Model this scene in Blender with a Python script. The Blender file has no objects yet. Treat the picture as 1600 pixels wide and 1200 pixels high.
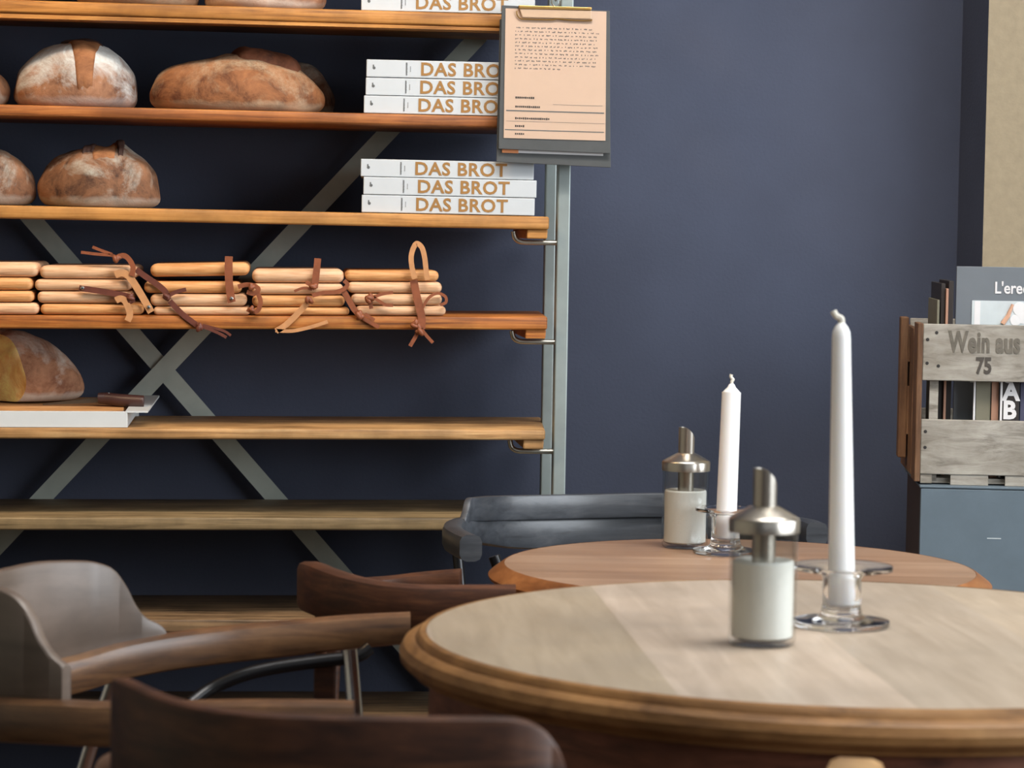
import bpy, bmesh, math, random
from mathutils import Vector, Matrix, noise
from mathutils.bvhtree import BVHTree
random.seed(7)
S = bpy.context.scene
COL = S.collection

# ------------------------------------------------------------------ camera
FPX, W, H = 4200.0, 1600, 1200
YAW, ROLL, PITCH, CZ = math.radians(5.0), 0.016, math.atan(240 / 4200), 1.13
CAM = Vector((0, 0, CZ))
R0 = Vector((math.cos(YAW), -math.sin(YAW), 0))
F = Vector((math.sin(YAW) * math.cos(PITCH), math.cos(YAW) * math.cos(PITCH), -math.sin(PITCH)))
F0 = Vector((math.sin(YAW), math.cos(YAW), 0))
U0 = R0.cross(F)
RT = R0 * math.cos(ROLL) + U0 * math.sin(ROLL)
UP = U0 * math.cos(ROLL) - R0 * math.sin(ROLL)
cd = bpy.data.cameras.new('camera')
cd.sensor_width = 36.0
cd.lens = FPX / W * 36.0
cd.clip_start = 0.05
cd.dof.use_dof = True
cd.dof.focus_distance = 4.35
cd.dof.aperture_fstop = 12.0
cam = bpy.data.objects.new('camera', cd)
COL.objects.link(cam)
cam.matrix_world = Matrix(((RT.x, UP.x, -F.x, CAM.x), (RT.y, UP.y, -F.y, CAM.y), (RT.z, UP.z, -F.z, CAM.z), (0, 0, 0, 1)))
S.camera = cam

# ------------------------------------------------------------------ world and light
world = bpy.data.worlds.new('world')
S.world = world
world.use_nodes = True
bg = world.node_tree.nodes['Background']
bg.inputs[0].default_value = (0.75, 0.85, 1.0, 1)
bg.inputs[1].default_value = 0.05


def area(name, loc, target, sx, sy, power, color):
    l = bpy.data.lights.new(name, 'AREA')
    l.shape = 'RECTANGLE'
    l.size, l.size_y, l.energy, l.color = sx, sy, power, color
    o = bpy.data.objects.new(name, l)
    COL.objects.link(o)
    o.location = loc
    o.rotation_euler = (Vector(target) - Vector(loc)).to_track_quat('-Z', 'Y').to_euler()
    return o


area('daylight_side_window', (3.42, 1.3, 1.75), (0.2, 1.9, 0.9), 3.8, 1.8, 185, (0.88, 0.94, 1.0))
area('daylight_shop_window', (0.8, -2.4, 2.1), (0.3, 4.4, 1.0), 3.0, 1.4, 7, (0.92, 0.96, 1.0))
area('ceiling_lamp', (1.0, 2.6, 2.95), (0.9, 2.8, 0), 1.6, 0.8, 45, (1.0, 0.97, 0.93))
area('track_lamp', (0.35, 3.0, 2.93), (0.1, 4.7, 1.3), 1.4, 0.2, 15.5, (0.98, 0.97, 0.96)).data.spread = 2.1
area('warm_track_lamp', (-1.2, 3.2, 2.85), (-0.7, 4.6, 1.3), 0.4, 0.3, 12, (1.0, 0.66, 0.34)).data.spread = 2.1

S.view_settings.view_transform = 'Standard'
S.view_settings.look = 'None'
S.view_settings.exposure = 0.0
S.view_settings.gamma = 1.0
S.view_settings.use_curve_mapping = False


# ------------------------------------------------------------------ placing helpers
def ray(px, py):
    return RT * ((px - 800) / FPX) - UP * ((py - 600) / FPX) + F


def UD(px, py, d):            # at depth d along the view
    return CAM + ray(px, py) * d


def UY(px, py, y):            # on the vertical plane Y = y (parallel to the back wall)
    r = ray(px, py)
    return CAM + r * (y / r.y)


def UZ(px, py, z):            # on the horizontal plane Z = z
    r = ray(px, py)
    return CAM + r * ((z - CZ) / r.z)


# ------------------------------------------------------------------ material helpers
def new_mat(name):
    m = bpy.data.materials.new(name)
    m.use_nodes = True
    nt = m.node_tree
    return m, nt, nt.nodes['Principled BSDF']


def coords(nt, scale=(1, 1, 1), rot=(0, 0, 0), kind='Object'):
    tc = nt.nodes.new('ShaderNodeTexCoord')
    mp = nt.nodes.new('ShaderNodeMapping')
    mp.inputs['Scale'].default_value = scale
    mp.inputs['Rotation'].default_value = rot
    nt.links.new(tc.outputs[kind], mp.inputs[0])
    return mp.outputs[0]


def noise_tex(nt, vec, scale, detail=4, rough=0.6, dist=0.0):
    n = nt.nodes.new('ShaderNodeTexNoise')
    n.inputs['Scale'].default_value = scale
    n.inputs['Detail'].default_value = detail
    n.inputs['Roughness'].default_value = rough
    n.inputs['Distortion'].default_value = dist
    nt.links.new(vec, n.inputs['Vector'])
    return n.outputs['Fac']


def ramp(nt, fac, stops):
    r = nt.nodes.new('ShaderNodeValToRGB')
    e = r.color_ramp.elements
    while len(e) < len(stops):
        e.new(0.5)
    for el, (p, c) in zip(e, stops):
        el.position = p
        el.color = (c[0], c[1], c[2], 1) if len(c) == 3 else c
    nt.links.new(fac, r.inputs[0])
    return r.outputs[0]


def mixc(nt, fac, a, b, mode='MIX'):
    m = nt.nodes.new('ShaderNodeMix')
    m.data_type = 'RGBA'
    m.blend_type = mode
    for s, v in ((m.inputs[0], fac), (m.inputs[6], a), (m.inputs[7], b)):
        if hasattr(v, 'is_linked') or hasattr(v, 'links'):
            nt.links.new(v, s)
        elif isinstance(v, (int, float)):
            s.default_value = v
        else:
            s.default_value = (v[0], v[1], v[2], 1)
    return m.outputs[2]


def bump(nt, bs, h, strength=0.2, dist=0.002):
    b = nt.nodes.new('ShaderNodeBump')
    b.inputs['Strength'].default_value = strength
    b.inputs['Distance'].default_value = dist
    nt.links.new(h, b.inputs['Height'])
    nt.links.new(b.outputs[0], bs.inputs['Normal'])


def lin(r, g, b):
    f = lambda c: (c / 255 / 12.92) if c / 255 <= 0.04045 else ((c / 255 + 0.055) / 1.055) ** 2.4
    return (f(r), f(g), f(b))


def plain(name, c, rough=0.5, metal=0.0, var=0.06, nscale=30, bmp=0.0, spec=0.5):
    m, nt, bs = new_mat(name)
    v = coords(nt)
    n = noise_tex(nt, v, nscale, 4)
    col = ramp(nt, n, [(0.3, tuple(x * (1 - var) for x in c)), (0.7, tuple(min(1, x * (1 + var)) for x in c))])
    nt.links.new(col, bs.inputs['Base Color'])
    bs.inputs['Roughness'].default_value = rough
    bs.inputs['Metallic'].default_value = metal
    bs.inputs['Specular IOR Level'].default_value = spec
    if bmp:
        bump(nt, bs, n, bmp)
    return m


def wood(name, dark, mid, light, scale=(3, 40, 40), rough=0.5, nscale=2.2, bmp=0.15, spec=0.4, stain=None):
    m, nt, bs = new_mat(name)
    v = coords(nt, scale)
    n = noise_tex(nt, v, nscale, 6, 0.65, 0.6)
    col = ramp(nt, n, [(0.28, dark), (0.5, mid), (0.74, light)])
    v2 = coords(nt, (1, 1, 1))
    n2 = noise_tex(nt, v2, 9, 5, 0.6)
    col = mixc(nt, ramp(nt, n2, [(0.35, (0.45,) * 3), (0.62, (0, 0, 0))]), col, stain or tuple(x * 0.45 for x in dark))
    nt.links.new(col, bs.inputs['Base Color'])
    bs.inputs['Roughness'].default_value = rough
    bs.inputs['Specular IOR Level'].default_value = spec
    bump(nt, bs, n, bmp)
    return m


def glass(name, tint=(1, 1, 1)):
    m, nt, bs = new_mat(name)
    bs.inputs['Base Color'].default_value = (*tint, 1)
    bs.inputs['Transmission Weight'].default_value = 1.0
    bs.inputs['Roughness'].default_value = 0.02
    bs.inputs['IOR'].default_value = 1.48
    return m


def thin_glass(name):
    m, nt, bs = new_mat(name)
    nt.nodes.remove(bs)
    out = nt.nodes['Material Output']
    tr = nt.nodes.new('ShaderNodeBsdfTransparent')
    tr.inputs[0].default_value = (0.93, 0.935, 0.93, 1)
    gl = nt.nodes.new('ShaderNodeBsdfGlossy')
    gl.inputs['Roughness'].default_value = 0.03
    fr_ = nt.nodes.new('ShaderNodeFresnel')
    geo = nt.nodes.new('ShaderNodeNewGeometry')
    ior = nt.nodes.new('ShaderNodeMix')
    nt.links.new(geo.outputs['Backfacing'], ior.inputs[0])
    ior.inputs[2].default_value = 1.48
    ior.inputs[3].default_value = 1 / 1.48
    nt.links.new(ior.outputs[0], fr_.inputs[0])
    mx = nt.nodes.new('ShaderNodeMixShader')
    nt.links.new(fr_.outputs[0], mx.inputs[0])
    nt.links.new(tr.outputs[0], mx.inputs[1])
    nt.links.new(gl.outputs[0], mx.inputs[2])
    nt.links.new(mx.outputs[0], out.inputs[0])
    return m


def crust(name, brown, dark, flour, lo, hi, seed, zflour=0.0, rim=0.0, speck=0.55):
    """bread crust: browned skin with darker blotches; flour lies on it where (noise + height) is high; pale floury foot"""
    m, nt, bs = new_mat(name)
    tc = nt.nodes.new('ShaderNodeTexCoord')
    mp = nt.nodes.new('ShaderNodeMapping')
    mp.inputs['Location'].default_value = (seed, seed * 2, seed * 3)
    nt.links.new(tc.outputs['Object'], mp.inputs[0])
    v = mp.outputs[0]
    n1 = noise_tex(nt, v, 16, 8, 0.72, 0.4)
    col = ramp(nt, n1, [(0.36, dark), (0.50, brown), (0.66, tuple(min(1, x * 1.5) for x in brown))])
    n2 = noise_tex(nt, v, 13, 6, 0.66, 0.9)
    add = nt.nodes.new('ShaderNodeMath')
    add.operation = 'MULTIPLY_ADD'
    sep = nt.nodes.new('ShaderNodeSeparateXYZ')
    nt.links.new(tc.outputs['Object'], sep.inputs[0])
    nt.links.new(sep.outputs[2], add.inputs[0])
    add.inputs[1].default_value = zflour
    nt.links.new(n2, add.inputs[2])
    fm = ramp(nt, add.outputs[0], [(lo, (0, 0, 0)), (hi, (1, 1, 1))])
    n3 = noise_tex(nt, v, 170, 3, 0.75)
    fm = mixc(nt, speck, fm, ramp(nt, n3, [(0.38, (0.1,) * 3), (0.62, (1, 1, 1))]), 'MULTIPLY')
    col = mixc(nt, fm, col, flour)
    if rim:
        z2 = nt.nodes.new('ShaderNodeMath')
        z2.operation = 'MULTIPLY_ADD'
        nt.links.new(n2, z2.inputs[0])
        z2.inputs[1].default_value = -0.022
        nt.links.new(sep.outputs[2], z2.inputs[2])
        rm = ramp(nt, z2.outputs[0], [(0.0, (rim,) * 3), (0.008, (0, 0, 0))])
        col = mixc(nt, rm, col, flour)
    nt.links.new(col, bs.inputs['Base Color'])
    bs.inputs['Roughness'].default_value = 0.75
    bs.inputs['Specular IOR Level'].default_value = 0.25
    bump(nt, bs, n1, 0.6, 0.006)
    return m


# ------------------------------------------------------------------ mesh helpers
def link(name, me, parent=None):
    o = bpy.data.objects.new(name, me)
    COL.objects.link(o)
    if parent is not None:
        o.parent = parent
    return o


WORLD_LOC = {}


def wl(o):
    return WORLD_LOC.get(o.name, Vector((0, 0, 0)))


def obj(name, bm, mat, parent=None, smooth=False, base=None, sharp=35):
    """one mesh object; geometry is given in world space, stored relative to its parent (or its own base)"""
    if parent is not None:
        off = wl(parent)
    else:
        if base is None:
            xs = [v.co for v in bm.verts]
            base = Vector(((min(c.x for c in xs) + max(c.x for c in xs)) / 2, (min(c.y for c in xs) + max(c.y for c in xs)) / 2, min(c.z for c in xs)))
        off = Vector(base)
    for v in bm.verts:
        v.co -= off
    bmesh.ops.recalc_face_normals(bm, faces=bm.faces)
    me = bpy.data.meshes.new(name)
    bm.to_mesh(me)
    bm.free()
    for mm in (mat if isinstance(mat, (list, tuple)) else [mat]):
        me.materials.append(mm)
    if smooth:
        me.polygons.foreach_set('use_smooth', [True] * len(me.polygons))
        me.set_sharp_from_angle(angle=math.radians(sharp))
    o = link(name, me, parent)
    if parent is None:
        o.location = off
    WORLD_LOC[o.name] = off
    return o


def thing(name, label, cat, loc=(0, 0, 0), group=None):
    o = bpy.data.objects.new(name, None)
    o.empty_display_size = 0.05
    COL.objects.link(o)
    o.location = loc
    WORLD_LOC[o.name] = Vector(loc)
    return tag(o, label, cat, group)


def tag(o, label, cat, group=None):
    o['label'] = label
    o['category'] = cat
    if group:
        o['group'] = group
    return o


def structure(o):
    o['kind'] = 'structure'
    return o


def dup(root, loc, label, group=None):
    r = root.copy()
    COL.objects.link(r)
    r.location = loc
    r['label'] = label
    if group:
        r['group'] = group
    for ch in list(root.children):
        c = ch.copy()
        COL.objects.link(c)
        c.parent = r
        for g in list(ch.children):
            d = g.copy()
            COL.objects.link(d)
            d.parent = c
    return r


def add_box(bm, c, s, rot=None, bev=0.0, seg=2):
    r = bmesh.ops.create_cube(bm, size=1.0)
    vs = r['verts']
    M = Matrix.Translation(Vector(c)) @ (rot.to_4x4() if rot else Matrix()) @ Matrix.Diagonal((*s, 1))
    bmesh.ops.transform(bm, matrix=M, verts=vs)
    if bev:
        es = list({e for v in vs for e in v.link_edges})
        bmesh.ops.bevel(bm, geom=es, offset=bev, segments=seg, profile=0.5, affect='EDGES')
    return bm


def box(c, s, rot=None, bev=0.0, seg=2):
    return add_box(bmesh.new(), c, s, rot, bev, seg)


def box2(lo, hi, bev=0.0, seg=2, bm=None):
    lo, hi = Vector(lo), Vector(hi)
    return add_box(bm or bmesh.new(), (lo + hi) / 2, hi - lo, None, bev, seg)


def hexa(pts, bm=None, bev=0.0, seg=2):
    """box from 8 corners: 4 front (tl,tr,br,bl) then 4 back"""
    bm = bm or bmesh.new()
    v = [bm.verts.new(p) for p in pts]
    fs = [bm.faces.new([v[i] for i in q]) for q in ((0, 1, 2, 3), (7, 6, 5, 4), (0, 4, 5, 1), (1, 5, 6, 2), (2, 6, 7, 3), (3, 7, 4, 0))]
    if bev:
        es = list({e for f in fs for e in f.edges})
        bmesh.ops.bevel(bm, geom=es, offset=bev, segments=seg, profile=0.5, affect='EDGES')
    return bm


def plate(px, y, t, bev=0.0):
    """plate parallel to the wall; four pixel corners tl,tr,br,bl seen on plane Y=y, thickness t away from us"""
    a = [UY(p[0], p[1], y) for p in px]
    return hexa(a + [p + Vector((0, t, 0)) for p in a], bev=bev)


def lathe(prof, seg=48, c=(0, 0, 0), axis=None, bm=None):
    bm = bm or bmesh.new()
    M = axis.to_matrix().to_4x4() if axis else Matrix()
    rings = []
    for r, z in prof:
        if r < 1e-6:
            rings.append([bm.verts.new(M @ Vector((0, 0, z)) + Vector(c))])
        else:
            rings.append([bm.verts.new(M @ Vector((r * math.cos(2 * math.pi * i / seg), r * math.sin(2 * math.pi * i / seg), z)) + Vector(c)) for i in range(seg)])
    for a, b in zip(rings, rings[1:]):
        for i in range(seg):
            j = (i + 1) % seg
            if len(a) == 1 and len(b) == 1:
                continue
            if len(a) == 1:
                bm.faces.new((a[0], b[i], b[j]))
            elif len(b) == 1:
                bm.faces.new((a[i], a[j], b[0]))
            else:
                bm.faces.new((a[i], a[j], b[j], b[i]))
    return bm


def catmull(pts, n=6):
    pts = [Vector(p) for p in pts]
    out = []
    for i in range(len(pts) - 1):
        p0, p1, p2, p3 = pts[max(i - 1, 0)], pts[i], pts[i + 1], pts[min(i + 2, len(pts) - 1)]
        for k in range(n):
            t = k / n
            out.append(0.5 * (2 * p1 + (p2 - p0) * t + (2 * p0 - 5 * p1 + 4 * p2 - p3) * t * t + (3 * p1 - p0 - 3 * p2 + p3) * t ** 3))
    out.append(pts[-1])
    return out


def sweep(bm, path, sections):
    """sections: list of lists of world points, one ring per path point"""
    rings = [[bm.verts.new(p) for p in s] for s in sections]
    m = len(rings[0])
    for a, b in zip(rings, rings[1:]):
        for i in range(m):
            bm.faces.new((a[i], a[(i + 1) % m], b[(i + 1) % m], b[i]))
    bm.faces.new(rings[0][::-1])
    bm.faces.new(rings[-1])
    return bm


def tube(pts, rad, seg=10, bm=None, smooth_n=0):
    bm = bm or bmesh.new()
    pts = catmull(pts, smooth_n) if smooth_n else [Vector(p) for p in pts]
    secs = []
    ref = Vector((0.3, 0.9, 0.28)).normalized()
    for i, p in enumerate(pts):
        t = (pts[min(i + 1, len(pts) - 1)] - pts[max(i - 1, 0)]).normalized()
        a = t.cross(ref)
        if a.length < 1e-3:
            a = t.cross(Vector((1, 0, 0)))
        a.normalize()
        b = t.cross(a)
        r = rad[i * (len(rad) - 1) // max(1, len(pts) - 1)] if isinstance(rad, (list, tuple)) else rad
        secs.append([p + (a * math.cos(2 * math.pi * k / seg) + b * math.sin(2 * math.pi * k / seg)) * r for k in range(seg)])
    return sweep(bm, pts, secs)


def ribbon(pxs, y, wpx=10.0, t=0.0016, bm=None, n=5, dy=None):
    """leather ribbon following pixel points on plane Y=y (a real strap a few mm thick)"""
    bm = bm or bmesh.new()
    base = [UY(p[0], p[1], y + (p[2] if len(p) > 2 else 0.0)) for p in pxs]
    pts = catmull(base, n)
    w = wpx / FPX * y / 0.985
    secs = []
    for i, p in enumerate(pts):
        tt = (pts[min(i + 1, len(pts) - 1)] - pts[max(i - 1, 0)])
        tt.y = 0
        tt.normalize()
        a = Vector((-tt.z, 0, tt.x)) * (w / 2)
        k = Vector((0, t / 2, 0))
        secs.append([p - a - k, p + a - k, p + a + k, p - a + k])
    return sweep(bm, pts, secs)


def knot(px, py, y, rpx, bm):
    c = UY(px, py, y)
    r = rpx / FPX * y
    for k in range(3):
        q = bmesh.ops.create_icosphere(bm, subdivisions=2, radius=1.0)
        M = Matrix.Translation(c + Vector((random.uniform(-.4, .4) * r, random.uniform(-.3, .1) * r, random.uniform(-.4, .4) * r))) @ Matrix.Rotation(random.uniform(0, 3), 4, 'Y') @ Matrix.Diagonal((r * 0.85, r * 0.5, r * 0.5, 1))
        bmesh.ops.transform(bm, matrix=M, verts=q['verts'])
    return bm


def band(pts, t, cham=0.3, bm=None, n=8, lean=0.0):
    """bent wooden band: pts = (px, py_top, depth, height); t = thickness"""
    bm = bm or bmesh.new()
    tops = [UD(p[0], p[1], p[2]) for p in pts]
    hs = [Vector((p[3], 0, 0)) for p in pts]
    P = catmull(tops, n)
    HH = [v.x for v in catmull(hs, n)]
    secs = []
    for i, p in enumerate(P):
        tt = P[min(i + 1, len(P) - 1)] - P[max(i - 1, 0)]
        tt.z = 0
        tt.normalize()
        a = Vector((-tt.y, tt.x, 0))
        h = HH[i]
        c = min(t, h) * cham
        u = t / 2
        q = [(-u + c, 0), (u - c, 0), (u - c * 0.3, -c * 0.3), (u, -c), (u, -h + c), (u - c * 0.3, -h + c * 0.3), (u - c, -h), (-u + c, -h), (-u + c * 0.3, -h + c * 0.3), (-u, -h + c), (-u, -c), (-u + c * 0.3, -c * 0.3)]
        secs.append([p + a * x + Vector((0, 0, z)) + a * lean * z for x, z in q])
    return sweep(bm, P, secs)


def text(name, s, size, mat, parent, mw, extrude=0.0003, off=0.0, spacing=1.0, align='LEFT', sx=1.0):
    cu = bpy.data.curves.new(name, 'FONT')
    cu.body, cu.size, cu.extrude, cu.offset, cu.space_character = s, size, extrude, off, spacing
    cu.align_x = align
    cu.resolution_u = 3
    t = bpy.data.objects.new('tmp', cu)
    COL.objects.link(t)
    me = bpy.data.meshes.new_from_object(t.evaluated_get(bpy.context.evaluated_depsgraph_get()))
    bpy.data.objects.remove(t)
    me.materials.clear()
    me.materials.append(mat)
    me.transform(Matrix.Translation(-wl(parent)) @ mw @ Matrix.Diagonal((sx, 1, 1, 1)))
    me.name = name
    o = link(name, me, parent)
    WORLD_LOC[o.name] = wl(parent)
    return o


FACE_US = Matrix.Rotation(math.pi / 2, 4, 'X')        # text standing up, read from -Y

# ------------------------------------------------------------------ materials
M = {}
m, nt, bs = new_mat('blue_wall_paint')
v = coords(nt)
n = noise_tex(nt, v, 3.0, 5, 0.6)
n2 = noise_tex(nt, v, 160, 3, 0.6)
c = ramp(nt, n, [(0.3, lin(66, 71, 87)), (0.7, lin(74, 80, 98))])
nt.links.new(c, bs.inputs['Base Color'])
bs.inputs['Roughness'].default_value = 0.75
bs.inputs['Specular IOR Level'].default_value = 0.25
bump(nt, bs, n2, 0.25, 0.002)
M['blue'] = m
M['beige'] = plain('beige_wall_plaster', lin(150, 136, 112), 0.85, var=0.08, nscale=60, bmp=0.3)
M['floor'] = wood('dark_floor_boards', lin(42, 30, 22), lin(60, 44, 32), lin(78, 58, 42), (1.5, 16, 1), 0.45)
M['ceil'] = plain('white_ceiling_paint', lin(215, 212, 205), 0.9, var=0.02)
M['cream'] = plain('cream_wall_paint', lin(190, 180, 160), 0.9, var=0.03)
BOARD = [
    ('orange_board', lin(104, 62, 28), lin(182, 122, 58), lin(206, 148, 80)),
    ('red_board', lin(92, 48, 22), lin(164, 98, 48), lin(196, 132, 70)),
    ('honey_board', lin(120, 76, 34), lin(188, 130, 66), lin(212, 158, 92)),
    ('stained_board', lin(88, 46, 18), lin(176, 104, 44), lin(214, 150, 78)),
    ('worn_board', lin(110, 78, 44), lin(190, 144, 92), lin(216, 176, 122)),
    ('dimmed_grey_board', lin(74, 60, 40), lin(138, 116, 82), lin(166, 142, 104)),  # dimmer light of the lower shelves is put into these last three colours
    ('dimmed_brown_board', lin(66, 50, 34), lin(136, 108, 78), lin(164, 134, 98)),
    ('dimmed_brown_board_low', lin(66, 50, 34), lin(126, 98, 68), lin(150, 120, 86)),
]
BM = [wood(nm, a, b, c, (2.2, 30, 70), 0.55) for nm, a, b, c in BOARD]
M['steel'] = plain('grey_green_painted_steel', lin(150, 160, 158), 0.42, 0.35, var=0.10, nscale=14)
M['brace'] = plain('raw_grey_steel', lin(172, 178, 168), 0.45, 0.2, var=0.16, nscale=9)
M['rod'] = plain('galvanised_rod', lin(190, 188, 176), 0.3, 0.85, var=0.1)
M['cover'] = plain('white_book_cloth', lin(192, 197, 200), 0.6, var=0.02)
M['pages'] = plain('book_pages', lin(220, 214, 198), 0.8, var=0.04, nscale=200)
M['gold'] = plain('gold_foil_lettering', lin(160, 118, 66), 0.45, 0.1, var=0.06)
M['ink'] = plain('grey_ink', lin(90, 92, 92), 0.7)
M['inkd'] = plain('dark_ink', lin(45, 42, 40), 0.7)
M['beech'] = wood('pale_beech', lin(186, 130, 88), lin(226, 182, 142), lin(238, 204, 168), (4, 26, 60), 0.55, bmp=0.06, stain=lin(190, 140, 98))
M['beech2'] = wood('oiled_beech', lin(180, 112, 56), lin(220, 162, 104), lin(234, 186, 132), (4, 26, 60), 0.55, bmp=0.06, stain=lin(180, 118, 64))
M['leather'] = plain('tan_leather', lin(134, 74, 44), 0.5, var=0.18, nscale=60, bmp=0.1)
M['leather_red'] = plain('red_brown_leather', lin(98, 50, 36), 0.5, var=0.18, nscale=60, bmp=0.1)
M['leather_pale'] = plain('pale_leather', lin(190, 136, 90), 0.5, var=0.14, nscale=60, bmp=0.1)
M['rivet'] = plain('nickel_rivet', lin(225, 225, 222), 0.2, 1.0)
M['clipboard'] = plain('charcoal_board', lin(72, 74, 74), 0.6, var=0.08)
M['paper'] = plain('peach_paper', lin(196, 168, 146), 0.85, var=0.02)
M['wpaper'] = plain('white_paper', lin(222, 220, 220), 0.85, var=0.02)
M['brass'] = plain('brass_clip', lin(176, 140, 80), 0.35, 0.8)
M['clip'] = plain('pale_clip_enamel', lin(196, 166, 138), 0.4, 0.1)
M['orange'] = plain('orange_paper', lin(230, 150, 100), 0.8)
M['chair_brown'] = wood('dark_brown_chair_wood', lin(44, 24, 15), lin(80, 47, 30), lin(112, 70, 44), (6, 6, 40), 0.5, bmp=0.08)
M['chair_tan'] = wood('worn_brown_chair_wood', lin(70, 46, 30), lin(116, 80, 50), lin(146, 106, 68), (5, 5, 40), 0.4, bmp=0.08, spec=0.8)
M['chair_grey'] = wood('weathered_grey_brown_ply', lin(104, 92, 78), lin(150, 138, 124), lin(170, 158, 142), (5, 5, 18), 0.38, bmp=0.05)
M['chair_pale'] = wood('lightened_chair_wood', lin(150, 112, 72), lin(196, 156, 108), lin(216, 178, 130), (5, 5, 40), 0.45, bmp=0.05)  # chair wood coloured lighter to make up for shading on the arm tip
M['chair_panel'] = wood('sheen_greyed_brown_ply', lin(84, 70, 58), lin(106, 90, 78), lin(120, 104, 92), (2, 2, 9), 0.42, bmp=0.0, spec=1.0)  # brown lifted towards grey; part of the window sheen is in this colour
M['chair_black'] = wood('black_brown_chair_wood', lin(50, 52, 56), lin(70, 74, 80), lin(88, 90, 94), (3, 20, 40), 0.36, bmp=0.04, spec=0.7)
M['chrome'] = plain('chromed_tube', lin(215, 215, 215), 0.15, 1.0, var=0.02)
M['blackmetal'] = plain('black_lacquered_tube', lin(30, 30, 32), 0.25, 0.3)
M['glass'] = glass('clear_glass')
M['thin_glass'] = thin_glass('thin_clear_glass')
M['sugar'] = plain('white_sugar', lin(238, 238, 232), 0.9, var=0.03, nscale=500, bmp=0.2)
M['lid'] = plain('brushed_steel_lid', lin(196, 190, 180), 0.3, 1.0, var=0.05)
m, nt, bs = new_mat('white_candle_wax')
bs.inputs['Base Color'].default_value = (*lin(246, 246, 246), 1)
bs.inputs['Roughness'].default_value = 0.4
bs.inputs['Subsurface Weight'].default_value = 0.35
bs.inputs['Subsurface Radius'].default_value = (0.006, 0.005, 0.004)
M['wax'] = m
M['wick'] = plain('waxed_cotton_wick', lin(222, 218, 206), 0.7)
M['tray'] = plain('white_enamel_sheet', lin(206, 210, 210), 0.4, 0.0, var=0.02)
M['cutboard'] = wood('cutting_board_beech', lin(150, 96, 52), lin(206, 152, 98), lin(226, 178, 124), (4, 30, 60), 0.5, bmp=0.08)
M['knifewood'] = plain('dark_rosewood', lin(62, 38, 34), 0.4, var=0.2)
M['blade'] = plain('carbon_steel_blade', lin(120, 116, 108), 0.3, 0.9)
M['crumb'] = crust('bread_crumb', lin(244, 204, 132), lin(226, 172, 98), lin(248, 222, 164), 0.55, 0.8, 3.1)
M['crate'] = wood('weathered_grey_crate_wood', lin(112, 106, 96), lin(164, 158, 148), lin(188, 183, 172), (4, 30, 30), 0.8, bmp=0.4, stain=lin(104, 94, 78))
M['cratebrown'] = wood('brown_crate_wood', lin(84, 58, 40), lin(128, 92, 64), lin(154, 116, 84), (30, 30, 4), 0.7, bmp=0.3)
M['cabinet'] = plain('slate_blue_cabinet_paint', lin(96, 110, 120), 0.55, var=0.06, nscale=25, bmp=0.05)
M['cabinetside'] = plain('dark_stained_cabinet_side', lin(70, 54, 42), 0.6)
M['slate'] = plain('slate_grey_cover', lin(108, 114, 120), 0.5, var=0.03)
M['darkbook'] = plain('dark_brown_book_cloth', lin(44, 37, 34), 0.6)
M['greenbook'] = plain('olive_book_cloth', lin(120, 116, 98), 0.6)
M['pinkbook'] = plain('terracotta_book_cloth', lin(172, 130, 108), 0.6)
M['navybook'] = plain('navy_book_cloth', lin(70, 70, 92), 0.6)
M['skin_print'] = plain('printed_skin_tone', lin(206, 160, 132), 0.6)
M['greyprint'] = plain('printed_pale_grey', lin(196, 204, 206), 0.6)

# ------------------------------------------------------------------ the room
YW = 4.83
structure(obj('wall_back', box2((-3.2, YW, 0), (3.2, YW + 0.12, 3.0)), M['blue'], base=(0, YW, 0)))
structure(obj('floor', box2((-3.2, -2.6, -0.1), (3.6, YW + 0.12, 0)), M['floor'], base=(0, 0, -0.1)))
structure(obj('ceiling', box2((-3.2, -2.6, 3.0), (3.6, YW + 0.12, 3.1)), M['ceil'], base=(0, 0, 3.0)))
structure(obj('wall_left', box2((-3.3, -2.6, 0), (-3.2, YW + 0.12, 3.0)), M['cream'], base=(-3.2, 1, 0)))
# beige pier on the right; its flank towards the blue wall is painted blue
xp = UY(1539, 250, 4.65).x
bm = box2((xp, 4.65, 0), (3.2, YW, 3.0))
bm.normal_update()
for f in bm.faces:
    f.material_index = 1 if f.normal.x < -0.5 else 0
structure(obj('wall_right', bm, [M['beige'], M['blue']], base=(xp, 4.65, 0)))
# window openings of the shop (outside the picture): framed reveal on the right side wall
bm = box2((3.5, -2.6, 0), (3.6, -0.6, 3.0))
box2((3.5, 3.2, 0), (3.6, YW + 0.12, 3.0), bm=bm)
box2((3.5, -0.6, 0), (3.6, 3.2, 0.85), bm=bm)
box2((3.5, -0.6, 2.65), (3.6, 3.2, 3.0), bm=bm)
structure(obj('wall_side', bm, M['cream'], base=(3.5, 2.5, 0)))

# ------------------------------------------------------------------ bread rack
YF, YB = 4.47, 4.77                      # front and back edge of the shelf boards
SH = [(-1, 22, 20), (163, 182, 17.5), (320.5, 337, 20), (492.5, 494.5, 20.5), (668.5, 671, 16.5), (808, 809, 20), (968, 968, 20), (1128, 1128, 22)]
SH += [(-160, -137, 20), (-320, -296, 20)]      # two more boards above the picture
ZT = []
for yl, yr, th in SH:
    a, b = UY(0, yl, YF), UY(780, yr, YF)
    ZT.append((a.x, a.z, (b.z - a.z) / (b.x - a.x)))


def ztop(i, x):
    x0, z0, k = ZT[i]
    return z0 + k * (x - x0)


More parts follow.
